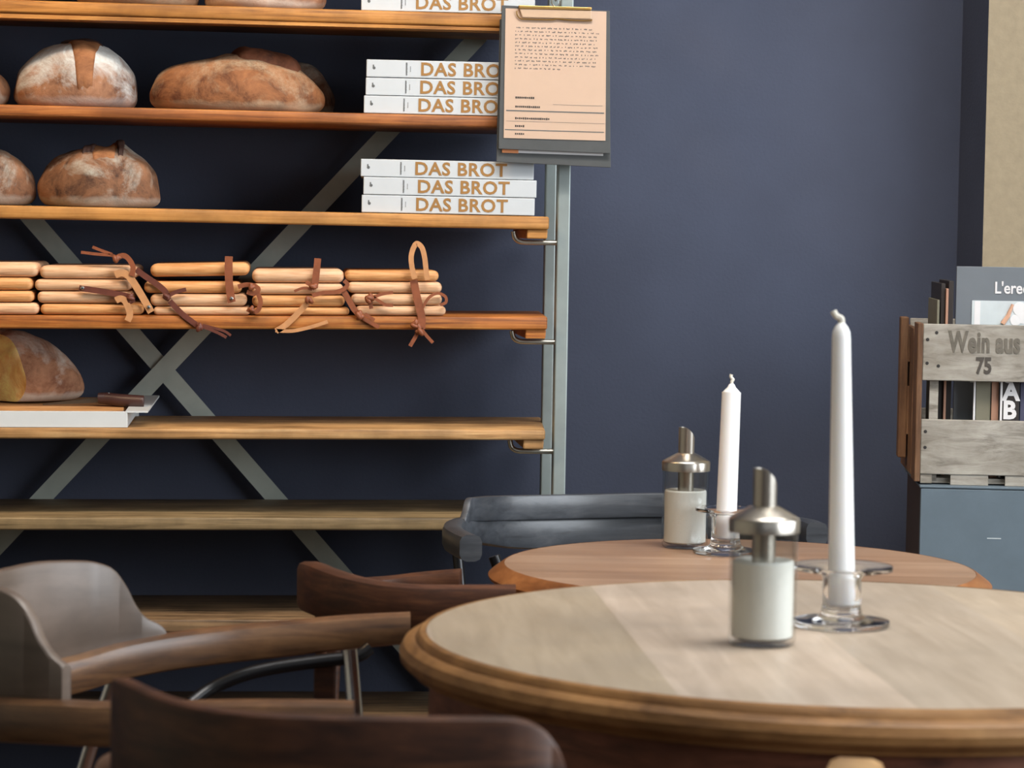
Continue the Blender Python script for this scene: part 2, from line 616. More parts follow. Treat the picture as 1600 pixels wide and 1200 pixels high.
rack = thing('bread_rack', 'tall grey steel rack with wooden bread boards on hooks against the blue wall', 'rack', (UY(235, 575, 4.6).x, 4.6, 0))
XL = UY(-420, 600, 4.5).x
XR0, XR1 = UY(872, 262, 4.5).x, UY(891.5, 262, 4.5).x
XS0, XS1 = UY(853, 262, 4.635).x, UY(869.5, 262, 4.635).x
obj('upright', box2((XR0, 4.495, 0), (XR1, 4.53, 2.05), 0.002), M['steel'], rack)
obj('upright', box2((XS0, 4.63, 0), (XS1, 4.655, 2.05), 0.002), M['steel'], rack)
obj('upright', box2((XL - 0.022, 4.495, 0), (XL, 4.53, 2.05), 0.002), M['steel'], rack)
obj('upright', box2((XL - 0.02, 4.63, 0), (XL - 0.002, 4.655, 2.05), 0.002), M['steel'], rack)
for z in (0.12, 2.0):
    obj('side_rail', box2((XS0, 4.53, z - 0.012), (XS1, 4.63, z + 0.012)), M['steel'], rack)
    obj('side_rail', box2((XL - 0.02, 4.53, z - 0.012), (XL - 0.002, 4.63, z + 0.012)), M['steel'], rack)


def brace(p, q, y, ext0=0.0, ext1=0.0):
    a, b = UY(*p, y), UY(*q, y)
    d = (b - a).normalized()
    a, b = a - d * ext0, b + d * ext1
    nrm = Vector((-d.z, 0, d.x)) * 0.0155
    t = Vector((0, 0.004, 0))
    return hexa([a + nrm, b + nrm, b - nrm, a - nrm, a + nrm + t, b + nrm + t, b - nrm + t, a - nrm + t])


obj('cross_brace', brace((741, 64), (66, 778), 4.782, 0.16, 0.34), M['brace'], rack)
obj('cross_brace', brace((52, 345), (532, 895), 4.79, 0.74, 0.45), M['brace'], rack)

for i, (yl, yr, th) in enumerate(SH):
    t = th / FPX * 4.55
    xr = UY(857 if i < 4 else (852 if i == 4 else 850), 400 if i < 4 else 670, YF).x
    xb = UY(845, 400 if i < 4 else 650, YB).x
    xl = XL + 0.03
    P = []
    for y, x1 in ((YF, xr), (YB, xb)):
        P += [Vector((xl, y, ztop(i, xl))), Vector((x1, y, ztop(i, x1))), Vector((x1, y, ztop(i, x1) - t)), Vector((xl, y, ztop(i, xl) - t))]
    bm = hexa(P, bev=0.0035, seg=2)
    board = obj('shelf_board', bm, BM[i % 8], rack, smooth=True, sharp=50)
    if i == 0:                            # the top board has a second lath glued below it, with a groove between
        x1 = UY(790, 36, YF).x
        Q = []
        for y in (YF + 0.001, YF + 0.05):
            Q += [Vector((xl, y, ztop(0, xl) - t - 0.001)), Vector((x1, y, ztop(0, x1) - t - 0.001)), Vector((x1, y, ztop(0, x1) - t - 0.006)), Vector((xl, y, ztop(0, xl) - t - 0.009))]
        obj('lath', hexa(Q), BM[0], board)
    if i == 5 or i > 5:
        continue
    # cross batten under the end, and the steel hook that carries it
    bx0 = xr - 0.036
    zb = ztop(i, xr) - t
    obj('batten', hexa([Vector((bx0, YF + 0.006, zb)), Vector((xr - 0.001, YF + 0.006, zb)), Vector((xr - 0.002, YF + 0.006, zb - 0.0155)), Vector((bx0, YF + 0.006, zb - 0.0155)),
                        Vector((bx0, YB - 0.02, zb)), Vector((xr - 0.001 - 0.02, YB - 0.02, zb)), Vector((xr - 0.022, YB - 0.02, zb - 0.0155)), Vector((bx0, YB - 0.02, zb - 0.0155))], bev=0.002), BM[i], board)
    zr = zb - 0.0155 - 0.0062
    for yy in (YF + 0.038,):
        obj('hook', tube([(XR0 + 0.006, yy, zr), (bx0 + 0.01, yy, zr), (bx0 - 0.008, yy, zr + 0.001), (bx0 - 0.017, yy, zr + 0.007), (bx0 - 0.020, yy, zr + 0.018)], 0.0046, 10, smooth_n=5), M['rod'], rack, smooth=True, sharp=60)


# ------------------------------------------------------------------ loaves
def loaf(name, label, px0, px1, pytop, shelf, depth, mat, seed, yfront=None, exx=2.0, skew=0.0, ear=None, group='sourdough loaves on the rack', cut=None, zbase=None, peak=None):
    yc = (yfront or YF + 0.015) + depth / 2
    x0, x1 = UY(px0, 200, yc).x, UY(px1, 200, yc).x
    k = 0.016 * 0.0
    xc, a = (x0 + x1) / 2, (x1 - x0) / 2
    z0 = (ztop(shelf, xc) if zbase is None else zbase) + 0.0005
    pm = UY((px0 + px1) / 2, pytop, yc - depth * 0.1)
    h = pm.z - z0
    b = depth / 2
    bm = bmesh.new()
    NU, NV = 64, 26
    rings = []

    def pt(u, vv):
        # vv 0..1 from bottom rim to top
        if vv < 0.22:
            s = vv / 0.22
            r = 0.80 + 0.20 * math.sin(s * math.pi / 2)
            z = h * (0.20 * (1 - math.cos(s * math.pi / 2)))
        else:
            s = (vv - 0.22) / 0.78 * math.pi / 2
            r = math.cos(s) ** (2 / exx) if s < math.pi / 2 - 1e-6 else 0.0
            z = h * (0.20 + 0.80 * math.sin(s) ** 0.95)
        x, y = a * r * math.cos(u), b * r * math.sin(u)
        p = Vector((x, y, z))
        nz = noise.noise(Vector((x * 11 + seed, y * 11, z * 11 + seed * 3))) * 0.010 + noise.noise(Vector((x * 40 + seed, y * 40, z * 40))) * 0.0028
        d = Vector((x / a ** 2, y / b ** 2, max(z - h * .2, 0) / h ** 2 + 1e-4)).normalized()
        fade = min(1, z / (0.08 * h))
        p += d * nz * fade
        p.x += skew * (p.z / h) ** 1.5 * a
        if peak:
            g = math.exp(-((p.x / a - peak[0]) ** 2) / peak[1] ** 2) * peak[2] * (p.z / h) ** 3
            p.z += g * h
        p.z = max(p.z, 0)
        return p

    for j in range(NV + 1):
        vv = j / NV
        rings.append([bm.verts.new(pt(2 * math.pi * i / NU, vv)) for i in range(NU)] if j < NV else [bm.verts.new(pt(0, 1.0))])
    for A, B in zip(rings, rings[1:]):
        for i in range(NU):
            j = (i + 1) % NU
            if len(B) == 1:
                bm.faces.new((A[i], A[j], B[0]))
            else:
                bm.faces.new((A[i], A[j], B[j], B[i]))
    bm.faces.new(rings[0][::-1])
    C = Vector((xc, yc, z0))
    root = thing(name, label, 'bread', C, group)
    root.rotation_euler.y = -ZT[shelf][2]
    if cut:
        n0, p0 = cut
        bmesh.ops.recalc_face_normals(bm, faces=bm.faces)
        res = bmesh.ops.bisect_plane(bm, geom=bm.verts[:] + bm.edges[:] + bm.faces[:], plane_co=Vector(p0), plane_no=Vector(n0), clear_outer=True)
        eds = [e for e in res['geom_cut'] if isinstance(e, bmesh.types.BMEdge)]
        vs = list({v for e in eds for v in e.verts})
        cen = sum((v.co for v in vs), Vector()) / len(vs)
        nn = Vector(n0).normalized()
        cb = bmesh.new()
        # the cut face: a slightly bulging, torn crumb surface
        ax = nn.cross(Vector((0, 0, 1))).normalized()
        vs.sort(key=lambda v: math.atan2((v.co - cen).z, (v.co - cen).dot(ax)))
        rr = []
        for f in (1.0, 0.93, 0.8, 0.6, 0.4, 0.2):
            rr.append([cb.verts.new(cen + (v.co - cen) * f + nn * (0.0 if f == 1 else 0.002 + noise.noise((cen + (v.co - cen) * f) * 60) * 0.004) + C) for v in vs])
        cc = cb.verts.new(cen + nn * 0.003 + C)
        m_ = len(vs)
        for A, B in zip(rr, rr[1:]):
            for i in range(m_):
                cb.faces.new((A[i], A[(i + 1) % m_], B[(i + 1) % m_], B[i]))
        for i in range(m_):
            cb.faces.new((rr[-1][i], rr[-1][(i + 1) % m_], cc))
        obj('crumb', cb, M['crumb'], root, smooth=True, sharp=80)
    if ear:
        bmesh.ops.recalc_face_normals(bm, faces=bm.faces)
        bm.normal_update()
        bvh = BVHTree.FromBMesh(bm)
        for (u0, u1, v0, v1, lift, em, nm, narrow, drift) in ear:
            eb = bmesh.new()
            G = []
            for i in range(15):
                row = []
                for j in range(15):
                    s, t_ = i / 14, j / 14
                    wig = 1 + 0.16 * noise.noise(Vector((t_ * 3 + seed, 1.7, 0.3)))
                    wid = (u0 + u1) / 2 + drift * t_ + (s - 0.5) * (u1 - u0) * wig * (1 - narrow * t_)
                    # wid: place along the loaf, -1..1 of half its length; the angle runs from the crown down to the front foot
                    ang = (v0 + (v1 - v0) * t_ + 0.05 * noise.noise(Vector((s * 4, seed, 0)))) * math.pi / 2
                    d0 = Vector((0, -math.sin(ang), math.cos(ang)))
                    o0 = Vector((a * wid, 0, 0.2 * h))
                    hit, nr, _, _ = bvh.ray_cast(o0 + d0 * 0.5, -d0)
                    if hit is None:
                        hit, nr = o0 + d0 * 0.02, d0
                    if nr.dot(d0) < 0:
                        nr = -nr
                    edge = min(s, 1 - s, t_, 1 - t_) * 14
                    p = hit + nr * (lift * min(1, edge / 2.5) - 0.003 * (1 if edge < 0.5 else 0) + 0.0018 * noise.noise(hit * 60 + Vector((seed, 0, 0))))
                    row.append(eb.verts.new(p + C))
                G.append(row)
            for i in range(14):
                for j in range(14):
                    eb.faces.new((G[i][j], G[i + 1][j], G[i + 1][j + 1], G[i][j + 1]))
            r_ = bmesh.ops.extrude_face_region(eb, geom=eb.faces[:])
            top = {g for g in r_['geom'] if isinstance(g, bmesh.types.BMVert)}
            for v in eb.verts:
                if v not in top:
                    v.co += Vector((0, 0.006, -0.009))
            obj(nm, eb, em, root, smooth=True, sharp=70)
    bmesh.ops.translate(bm, vec=C, verts=bm.verts)
    obj('crust', bm, mat, root, smooth=True, sharp=80)
    return root


flour = lin(196, 196, 190)
CR = dict(
    floury=crust('floury_crust', lin(140, 100, 74), lin(92, 62, 48), lin(204, 206, 202), 0.64, 0.86, 1.3, 4.6, 0.3, 0.22),
    brown=crust('speckled_brown_crust', lin(134, 88, 56), lin(86, 50, 32), lin(190, 174, 146), 0.56, 0.95, 4.4, 2.6, 0.45, 0.7),
    dusky=crust('dusky_crust', lin(122, 86, 62), lin(68, 47, 38), lin(182, 180, 168), 0.60, 0.82, 7.7, 1.8, 0.5, 0.45),
    pale=crust('pink_brown_crust', lin(156, 112, 84), lin(120, 78, 56), lin(214, 204, 190), 0.58, 0.84, 9.1, 2.0, 0.6, 0.4),
    ear=crust('baked_dark_ear', lin(104, 62, 42), lin(66, 40, 30), lin(150, 98, 60), 0.6, 0.8, 2.2),
    gold=crust('golden_split', lin(138, 92, 60), lin(98, 60, 42), lin(172, 128, 84), 0.52, 0.75, 5.5),
    char=crust('charred_edge', lin(76, 54, 46), lin(48, 36, 34), lin(130, 100, 80), 0.65, 0.85, 6.5),
)
loaf('bread_loaf', 'round floury loaf with an orange-brown split on top, on the second shelf', 22, 217, 70, 1, 0.20, CR['floury'], 1.1, exx=2.6,
     ear=[(-0.20, 0.44, -0.05, 0.98, 0.0032, CR['gold'], 'split', 0.66, 0.08), (-0.27, 0.44, -0.35, 0.16, 0.0065, CR['char'], 'ear', 0.0, 0.0)])
loaf('bread_loaf', 'long brown oval loaf with a dark raised ear, beside the floury round loaf', 232, 508, 84, 1, 0.17, CR['brown'], 2.3, exx=1.9, skew=0.0,
     ear=[(-0.22, 0.74, -0.55, 0.34, 0.013, CR['ear'], 'ear', 0.25, 0.10)])
loaf('bread_loaf', 'dark loaf mostly hidden behind the long brown oval loaf', 400, 520, 96, 1, 0.10, CR['dusky'], 5.1, yfront=YF + 0.19)
loaf('bread_loaf', 'loaf cut off by the left edge of the photo on the second shelf', -170, 15, 92, 1, 0.20, CR['dusky'], 3.7)
loaf('bread_loaf', 'domed dusky-brown loaf with a small peak, right of two on the third shelf', 62, 250, 230, 2, 0.19, CR['dusky'], 4.9, exx=2.2, peak=(0.36, 0.16, 0.09),
     ear=[(-0.26, 0.40, -0.1, 0.60, 0.003, CR['gold'], 'split', 0.5, 0.04), (-0.30, -0.02, -0.1, 0.46, 0.0055, CR['char'], 'ear', 0.3, 0.0), (0.24, 0.42, -0.1, 0.50, 0.0055, CR['char'], 'ear', 0.6, 0.05)])
loaf('bread_loaf', 'grey-brown loaf on the third shelf, cut off by the left edge of the photo', -130, 55, 222, 2, 0.20, CR['dusky'], 8.2, exx=2.3)
loaf('bread_loaf', 'left loaf of the two on the topmost shelf, only its foot in view', 112, 312, -95, 0, 0.20, CR['brown'], 6.6)
loaf('bread_loaf', 'right loaf of the two on the topmost shelf, beside the white book', 318, 500, -90, 0, 0.20, CR['pale'], 7.4)

# ------------------------------------------------------------------ cookbooks
BT = 0.0298                                # thickness of a book


def make_book(x0, x1, zb, label, ry=0.0):
    L = x1 - x0
    root = thing('cookbook', label, 'book', ((x0 + x1) / 2, YF + 0.008, zb), 'white cookbooks with gold lettering')
    y0, y1 = YF + 0.008, YF + 0.008 + 0.205
    xa, xb = x0, x1
    bm = box2((xa, y0, zb), (xb, y0 + 0.004, zb + BT - 0.001), 0.0012)
    box2((xa, y0 + 0.003, zb), (xb, y1, zb + 0.003), 0.0008, bm=bm)
    box2((xa, y0 + 0.003, zb + BT - 0.004), (xb, y1, zb + BT - 0.001), 0.0008, bm=bm)
    cov = obj('cover', bm, M['cover'], root)
    obj('page_block', box2((xa + 0.003, y0 + 0.005, zb + 0.003), (xb - 0.003, y1 - 0.004, zb + BT - 0.004)), M['pages'], root)
    W_ = L / 272.0                           # metres per pixel along the spine
    text('title', 'DAS BROT', 0.0300, M['gold'], cov, Matrix.Translation((xa + 84 * W_, y0 - 0.0004, zb + 0.0046)) @ FACE_US, 0.0003, 0.0007, 1.07, sx=1.03)
    bm = box2((xa + 63.0 * W_, y0 - 0.0005, zb + 0.004), (xa + 63.9 * W_, y0 + 0.001, zb + BT - 0.005))
    for q in range(9):
        zz = zb + 0.004 + q * 0.0024
        box2((xa + 61.6 * W_, y0 - 0.0004, zz), (xa + (63.6 + random.random()) * W_, y0 + 0.001, zz + 0.0014), bm=bm)
    for q in range(4):
        zz = zb + 0.010 + q * 0.0024
        box2((xa + 68.2 * W_, y0 - 0.0004, zz), (xa + 69.6 * W_, y0 + 0.001, zz + 0.0013), bm=bm)
    obj('author_line', bm, M['ink'], cov)
    bm = lathe([(0, 0), (0.0026, 0), (0.0026, 0.0008), (0, 0.0008)], 8, (xa + 12 * W_, y0 - 0.0004, zb + BT * 0.5), Vector((0, 1, 0)).to_track_quat('Z', 'Y'))
    box2((xa + 10 * W_, y0 - 0.0005, zb + BT * 0.5), (xa + 12 * W_, y0 + 0.001, zb + BT * 0.68), bm=bm)
    obj('publisher_mark', bm, M['ink'], cov)
    return root


XB0, XB1 = UY(565, 320, YF + 0.008).x, UY(835, 320, YF + 0.008).x
zb = ztop(2, (XB0 + XB1) / 2) + 0.0012
bk = make_book(XB0, XB1, zb, 'white cookbook at the bottom of the lower stack, gold title fully readable')
bk.rotation_euler = (0, -ZT[2][2], math.radians(-2.2))
c0 = Vector(bk.location)
mpp = (XB1 - XB0) / 270
dup(bk, c0 + Vector((2.5 * mpp, 0, BT)), 'white cookbook in the middle of the lower stack, jutting out furthest right')
dup(bk, c0 + Vector((-2.0 * mpp, 0.002, 2 * BT)), 'white cookbook on top of the lower stack, last letter half behind the clipboards')
z1 = ztop(1, c0.x) + 0.0012
dup(bk, Vector((c0.x + 1.5 * mpp, c0.y, z1)), 'white cookbook at the bottom of the upper stack, end hidden by the clipboard')
dup(bk, Vector((c0.x + 4.0 * mpp, c0.y + 0.001, z1 + BT)), 'white cookbook in the middle of the upper stack, end hidden by the clipboard')
dup(bk, Vector((c0.x + 4.8 * mpp, c0.y, z1 + 2 * BT)), 'white cookbook on top of the upper stack, end hidden by the clipboard')
dup(bk, Vector((c0.x - 4.5 * mpp, c0.y, ztop(0, c0.x) + 0.0012)), 'white cookbook on the topmost shelf, its lower half in view above the clipboard')

# ------------------------------------------------------------------ small wooden boards with leather loops
STACK = [
    (' of the wooden stack cut off by the left photo edge', [(-95, 60, 411, 433), (-100, 51, 434, 453), (-98, 53, 455, 472), (-95, 61, 473, 491)]),
    (' of the second wooden stack from the left', [(62, 214, 414.5, 434.5), (54, 205, 436, 453), (58, 204, 455, 473), (63, 224, 475, 492)]),
    (' of the middle wooden stack on the rack', [(235, 390, 411, 431), (225, 378, 438, 456), (235, 386, 458.5, 477), (240, 391, 479.5, 497)]),
    (' of the second wooden stack from the right', [(394, 538, 421, 442), (394, 537, 443, 460), (394, 539, 462, 479.5), (396, 546, 480.5, 498)]),
    (' of the rightmost wooden stack with a tall leather loop', [(540, 686, 421.5, 438), (543, 691, 439, 456), (549, 691, 459, 476.5), (556, 697, 478, 496)]),
]
POS = ['topmost board', 'second board from the top', 'third board from the top', 'bottom board']
BD = {}
YBD = YF + 0.004
for si, (where, rows) in enumerate(STACK):
    xs = [UY((r[0] + r[1]) / 2, 460, YBD).x for r in rows]
    zrun = ztop(3, xs[3]) + 0.0012
    for k in (3, 2, 1, 0):
        x0, x1, t0, t1 = rows[k]
        A, B = UY(x0, t0, YBD), UY(x1, t0, YBD)
        th = (t1 - t0) / FPX * 4.55
        if k == 3:
            th = (UY((x0 + x1) / 2, t0, YBD).z - zrun)
        zc = zrun + th / 2
        root = thing('breakfast_board', POS[k] + where, 'wooden board', ((A.x + B.x) / 2, YBD + 0.12, zrun), 'small wooden boards stacked on the rack')
        tilt = Matrix.Rotation(-0.02 if (si, k) == (2, 0) else 0.0, 3, 'Y')
        if (si, k) == (2, 0):
            zc += 0.0075
        bm = box((0, 0, 0), (B.x - A.x, 0.24, th), None, th * 0.46, 4)
        bmesh.ops.transform(bm, matrix=Matrix.Translation(((A.x + B.x) / 2, YBD + 0.12, zc)) @ tilt.to_4x4(), verts=bm.verts)
        obj('board', bm, M['beech2'] if (si * 3 + k) % 5 in (1, 2) else M['beech'], root, smooth=True, sharp=60)
        BD[(si, k)] = root
        root.rotation_euler.y = -ZT[3][2]
        zrun += th + 0.0012

YS0 = YBD - 0.0075


def strap(key, mat, ribs, knots=(), rivets=()):
    bm = bmesh.new()
    YS = YS0 - 0.0022 * ((key[0] * 3 + 3 - key[1]) % 4)
    for pts, w in ribs:
        ribbon(pts, YS, w, bm=bm)
    for (x, y, r) in knots:
        knot(x, y, YS - 0.0055, r, bm)
    o = obj('leather_strap', bm, M[mat], BD[key], smooth=True, sharp=40)
    for (x, y) in rivets:
        c = UY(x, y, YS - 0.002)
        obj('rivet', lathe([(0, 0.003), (0.0028, 0.002), (0.004, 0), (0.004, -0.002), (0, -0.002)], 12, c, Vector((0, -1, 0)).to_track_quat('Z', 'Y')), M['rivet'], o, smooth=True)


strap((1, 0), 'leather', [([(127, 394), (150, 397), (172, 399), (184, 402)], 4.5), ([(145, 386), (160, 392), (176, 398)], 4.5), ([(184, 402), (194, 400), (202, 406), (208, 418), (206, 432)], 8)], [(181, 403, 8)])
strap((2, 1), 'leather_red', [([(213, 420), (226, 430), (246, 444), (258, 455), (263, 468)], 9), ([(263, 462), (275, 456), (291, 452)], 6), ([(265, 470), (284, 490), (303, 505), (314, 514)], 8.5), ([(314, 510), (330, 516), (345, 523), (353, 528)], 4.5), ([(316, 508), (338, 514), (352, 519), (360, 525)], 4)], [(262, 464, 7), (313, 511, 8)])
strap((1, 1), 'leather_pale', [([(180, 430), (190, 427), (200, 431), (210, 444), (222, 464), (231, 480), (236, 489)], 11)], [], [(232, 481)])
strap((1, 2), 'leather_red', [([(124, 450), (150, 454), (178, 459), (200, 464), (208, 474)], 9)], [(203, 467, 8)], [(129, 450)])
strap((1, 3), 'leather_pale', [([(181, 470), (188, 467), (195, 470), (200, 480), (203, 492), (199, 502)], 10)])
strap((2, 0), 'leather', [([(358, 401), (357.5, 420), (358, 444), (361, 468), (362, 473)], 12)], [], [(361.5, 467)])
strap((3, 1), 'leather', [([(372, 447), (385, 444), (398, 446), (404, 452), (396, 458), (386, 455)], 7), ([(402, 456), (407, 470), (403, 484), (394, 486), (386, 482)], 7)], [(393, 449, 7), (392, 483, 7)])
strap((3, 0), 'leather', [([(497, 404), (495.5, 418), (493, 438), (491, 450)], 10.5), ([(478, 441), (486, 446), (492, 452)], 6)], [(491, 450, 8)])
strap((3, 2), 'leather', [([(488, 462), (505, 458), (525, 457), (538, 452), (543, 445), (538, 439)], 6.5), ([(460, 455), (475, 450), (488, 453)], 4)], [(482, 468, 8)])
strap((3, 3), 'leather_pale', [([(481, 473), (466, 489), (447, 507), (431, 517)], 9), ([(430, 516), (455, 517), (482, 512), (512, 503)], 5.5)])
strap((4, 2), 'leather', [([(536, 452), (545, 468), (553, 482), (562, 493)], 9), ([(562, 493), (576, 502), (592, 511)], 6), ([(570, 490), (585, 500)], 5)], [(562, 492, 9)])
strap((4, 1), 'leather', [([(580, 462), (592, 470), (602, 476), (614, 477)], 5), ([(583, 464), (598, 459), (614, 457)], 5), ([(579, 466), (579, 476), (580, 482)], 6)], [(578, 466, 9)])
strap((4, 0), 'leather_pale', [([(648, 436), (644, 418), (643, 400), (648, 385), (653, 381), (660, 388), (664, 404), (666, 424), (668, 438)], 8)])
strap((4, 3), 'leather', [([(647, 438), (650, 456), (655, 478), (659, 498), (658, 514)], 12), ([(656, 514), (648, 528), (640, 541)], 6), ([(658, 514), (667, 526), (676, 536)], 5), ([(660, 482), (670, 466), (684, 459), (696, 464), (697, 473), (688, 477)], 4.5)], [(650, 507, 8), (657, 516, 9)])

# ------------------------------------------------------------------ bent white tray, cutting board, cut loaf, bread knife
YT = YF + 0.006
xR = UY(100, 660, YT).x                    # reference point; the tray follows the shelf's slope and is propped up a little at the back
z4 = ztop(4, xR) + 0.0006
K4, KB = ZT[4][2], 0.033
tray = thing('bread_tray', 'bent white sheet-metal tray under the cutting board on the fifth shelf', 'tray', (xR, YT, z4))
xT = UY(199, 650, YT).x
zTt = UY(100, 642.5, YT).z
zH = UY(225, 642, YT).z - K4 * (UY(225, 642, YT).x - xR)
x3 = UY(231, 643, YT).x
tt, dT, sh = 0.003, 0.27, 0.005            # sheet thickness, depth, slant of the end
xTL = xT - 0.42


def yb(x, y, z):
    return Vector((x, y, z + K4 * (x - xR) + KB * max(0.0, y - YT)))


def slab(x0, x1, y0, y1, zlo, zhi, s0=0.0, s1=0.0, bm=None, bev=0.0):
    """sheet or board lying in the tray: s0, s1 shift its ends at the back"""
    return hexa([yb(x0, y0, zhi), yb(x1, y0, zhi), yb(x1, y0, zlo), yb(x0, y0, zlo), yb(x0 + s0, y1, zhi), yb(x1 + s1, y1, zhi), yb(x1 + s1, y1, zlo), yb(x0 + s0, y1, zlo)], bm, bev)


obj('front_lip', slab(xTL, xT, YT, YT + tt, z4, zTt, bev=0.0006), M['tray'], tray)
bm = slab(xTL, xT - tt, YT + tt, YT + dT, z4, z4 + tt, 0, sh)
obj('base_sheet', bm, M['tray'], tray)
obj('rear_lip', slab(xTL, xT + sh, YT + dT, YT + dT + tt, z4 - KB * dT, z4 + tt), M['tray'], tray)
bm = slab(xT - tt, xT, YT + 0.0004, YT + dT, z4, zH, sh, sh)
slab(xT - tt, x3, YT - 0.0004, YT + dT, zH - tt, zH, sh, sh + 0.002, bm)
obj('handle_flange', bm, M['tray'], tray)
zC = zTt - 0.0005
bm = slab(xTL + 0.01, xT - 0.008, YT + tt + 0.001, YT + dT - 0.02, z4 + tt + 0.0004, zC, 0, sh - 0.01, bev=0.002)
tag(obj('cutting_board', bm, M['cutboard']), 'light wooden cutting board lying in the white tray', 'cutting board')
loaf('cut_bread_loaf', 'half loaf of bread with its cut face showing, on the cutting board', -122, 136, 513, 4, 0.15, CR['pale'], 9.6, yfront=YT + 0.105, exx=1.5, zbase=zC + KB * 0.18 + 0.0006,
     group=None, cut=((-0.66, -0.75, 0.04), (-0.006, -0.03, 0.0)), skew=-0.02)
YK = YT + 0.085
zk = zC + 0.011
kn = thing('bread_knife', 'bread knife with dark wooden handle lying beside the cut loaf', 'knife', yb(UY(170, 622, YK).x, YK, zC))
xa, xb = UY(153, 622, YK).x, UY(226, 624, YK).x
P = catmull([yb(xa, YK, zk + 0.003), yb(xa + 0.015, YK, zk + 0.0025), yb((xa + xb) / 2, YK - 0.006, zk), yb(xb - 0.006, YK - 0.012, zk - 0.001), yb(xb, YK - 0.012, zk - 0.001)], 5)
secs = []
for i, p in enumerate(P):
    f = i / (len(P) - 1)
    r = 0.0105 * (0.84 + 0.2 * math.sin(f * 2.9)) * (1.0 if f < 0.9 else math.sqrt(max(0.15, 1 - ((f - 0.9) / 0.1) ** 2)))
    secs.append([p + Vector((0, math.cos(a) * r * 0.9, math.sin(a) * r)) for a in [2 * math.pi * k / 12 for k in range(12)]])
obj('handle', sweep(bmesh.new(), P, secs), M['knifewood'], kn, smooth=True, sharp=60)
bx0, bx1 = UY(66, 628, YK).x, xa + 0.012
bm = hexa([yb(bx0, YK + 0.012, zC + 0.003), yb(bx1, YK - 0.001, zk + 0.006), yb(bx1, YK - 0.001, zk - 0.004), yb(bx0, YK + 0.012, zC + 0.001), yb(bx0, YK + 0.0135, zC + 0.003), yb(bx1, YK + 0.001, zk + 0.006), yb(bx1, YK + 0.001, zk - 0.004), yb(bx0, YK + 0.0135, zC + 0.001)])
obj('blade', bm, M['blade'], kn)
obj('rivet', lathe([(0, 0.0012), (0.0022, 0.0008), (0.003, -0.002), (0, -0.002)], 10, yb(xa + 0.018, YK - 0.001, zk + 0.0115)), M['rivet'], kn, smooth=True)

# ------------------------------------------------------------------ clipboards hanging on the rack
YC = 4.44
cb2 = thing('clipboard', 'dark clipboard behind the front one, only its lower edge and a paper strip showing', 'clipboard', UY(868, 262, YC + 0.012), 'clipboards hanging on the rack')
obj('backing_board', plate([(781, 30), (952, 37), (954.5, 262), (775.5, 253)], YC + 0.014, 0.003, 0.0008), M['clipboard'], cb2)
obj('paper', plate([(792, 40), (944, 46), (942.5, 243.5), (785, 238)], YC + 0.0125, 0.0008), M['wpaper'], cb2)
obj('paper', plate([(790, 60), (811, 61), (810, 239.5), (784.5, 238.5)], YC + 0.0120, 0.0004), M['orange'], cb2)['label'] = 'orange paper edge'
cb1 = thing('clipboard', 'front clipboard with a peach printed form under a clip, hanging on the rack', 'clipboard', UY(868, 240, YC), 'clipboards hanging on the rack')
obj('backing_board', plate([(784, 8), (953, 17), (953.5, 240), (779, 232.5)], YC + 0.003, 0.003, 0.0008), M['clipboard'], cb1)
pp = obj('paper', plate([(790, 13), (947.5, 18), (946, 220), (787, 215.5)], YC + 0.0015, 0.001), M['paper'], cb1)


def on_paper(u, v):           # u 0..1 left-right, v 0..1 top-bottom in the sheet
    tl, tr, br, bl = Vector((790, 13)), Vector((947.5, 18)), Vector((946, 220)), Vector((787, 215.5))
    p = (tl * (1 - u) + tr * u) * (1 - v) + (bl * (1 - u) + br * u) * v
    return (p.x, p.y)


def mark(bm, u0, u1, v, hh, y=YC + 0.0011, slope=0.0):
    hexa([UY(*on_paper(u0, v - hh), y), UY(*on_paper(u1, v - hh + slope), y), UY(*on_paper(u1, v + hh + slope), y), UY(*on_paper(u0, v + hh), y)] + [UY(*on_paper(u, vv), y + 0.0006) for u, vv in ((u0, v - hh), (u1, v - hh + slope), (u1, v + hh + slope), (u0, v + hh))], bm)


bm = bmesh.new()
for r in range(12):
    u = 0.10 + (0.01 if r == 0 else 0)
    end = 0.90 if r < 11 else 0.56
    if r == 0:
        end = 0.84
    while u < end:
        l = random.uniform(0.012, 0.05)
        for q in range(max(1, int(l / 0.011))):
            mark(bm, u + q * 0.011, u + q * 0.011 + 0.007, 0.145 + r * 0.0285 + random.uniform(-0.002, 0.002), random.uniform(0.0028, 0.0058))
        u += l + 0.014
obj('small_print', bm, M['ink'], pp)
bm = bmesh.new()
for v_, u1 in ((0.685, 0.285), (0.755, 0.35), (0.845, 0.45), (0.905, 0.19), (0.965, 0.19)):
    u = 0.11
    while u < u1:
        mark(bm, u, u + 0.014, v_, random.uniform(0.005, 0.0085))
        u += 0.019
obj('form_headings', bm, M['inkd'], pp)
bm = bmesh.new()
mark(bm, 0.02, 0.985, 0.787, 0.0045)
mark(bm, 0.01, 0.985, 0.935, 0.0035)
mark(bm, 0.48, 0.97, 0.732, 0.0012)
mark(bm, 0.02, 0.985, 0.868, 0.0010)
obj('ruled_lines', bm, M['ink'], pp)
clip = obj('clip', plate([(811, 12), (925, 16.5), (924, 30), (816, 27.5)], YC - 0.004, 0.005, 0.0015), M['clip'], cb1)
obj('clip_bar', plate([(810.5, 8), (925, 11.5), (924, 16), (810.5, 13.5)], YC - 0.006, 0.008, 0.001), M['brass'], clip)
cs = [(807, 17), (808.5, 24), (813, 29), (822, 30), (862, 31), (868, 29.5), (876, 30), (890, 31.5), (922, 32.5), (924, 30)]
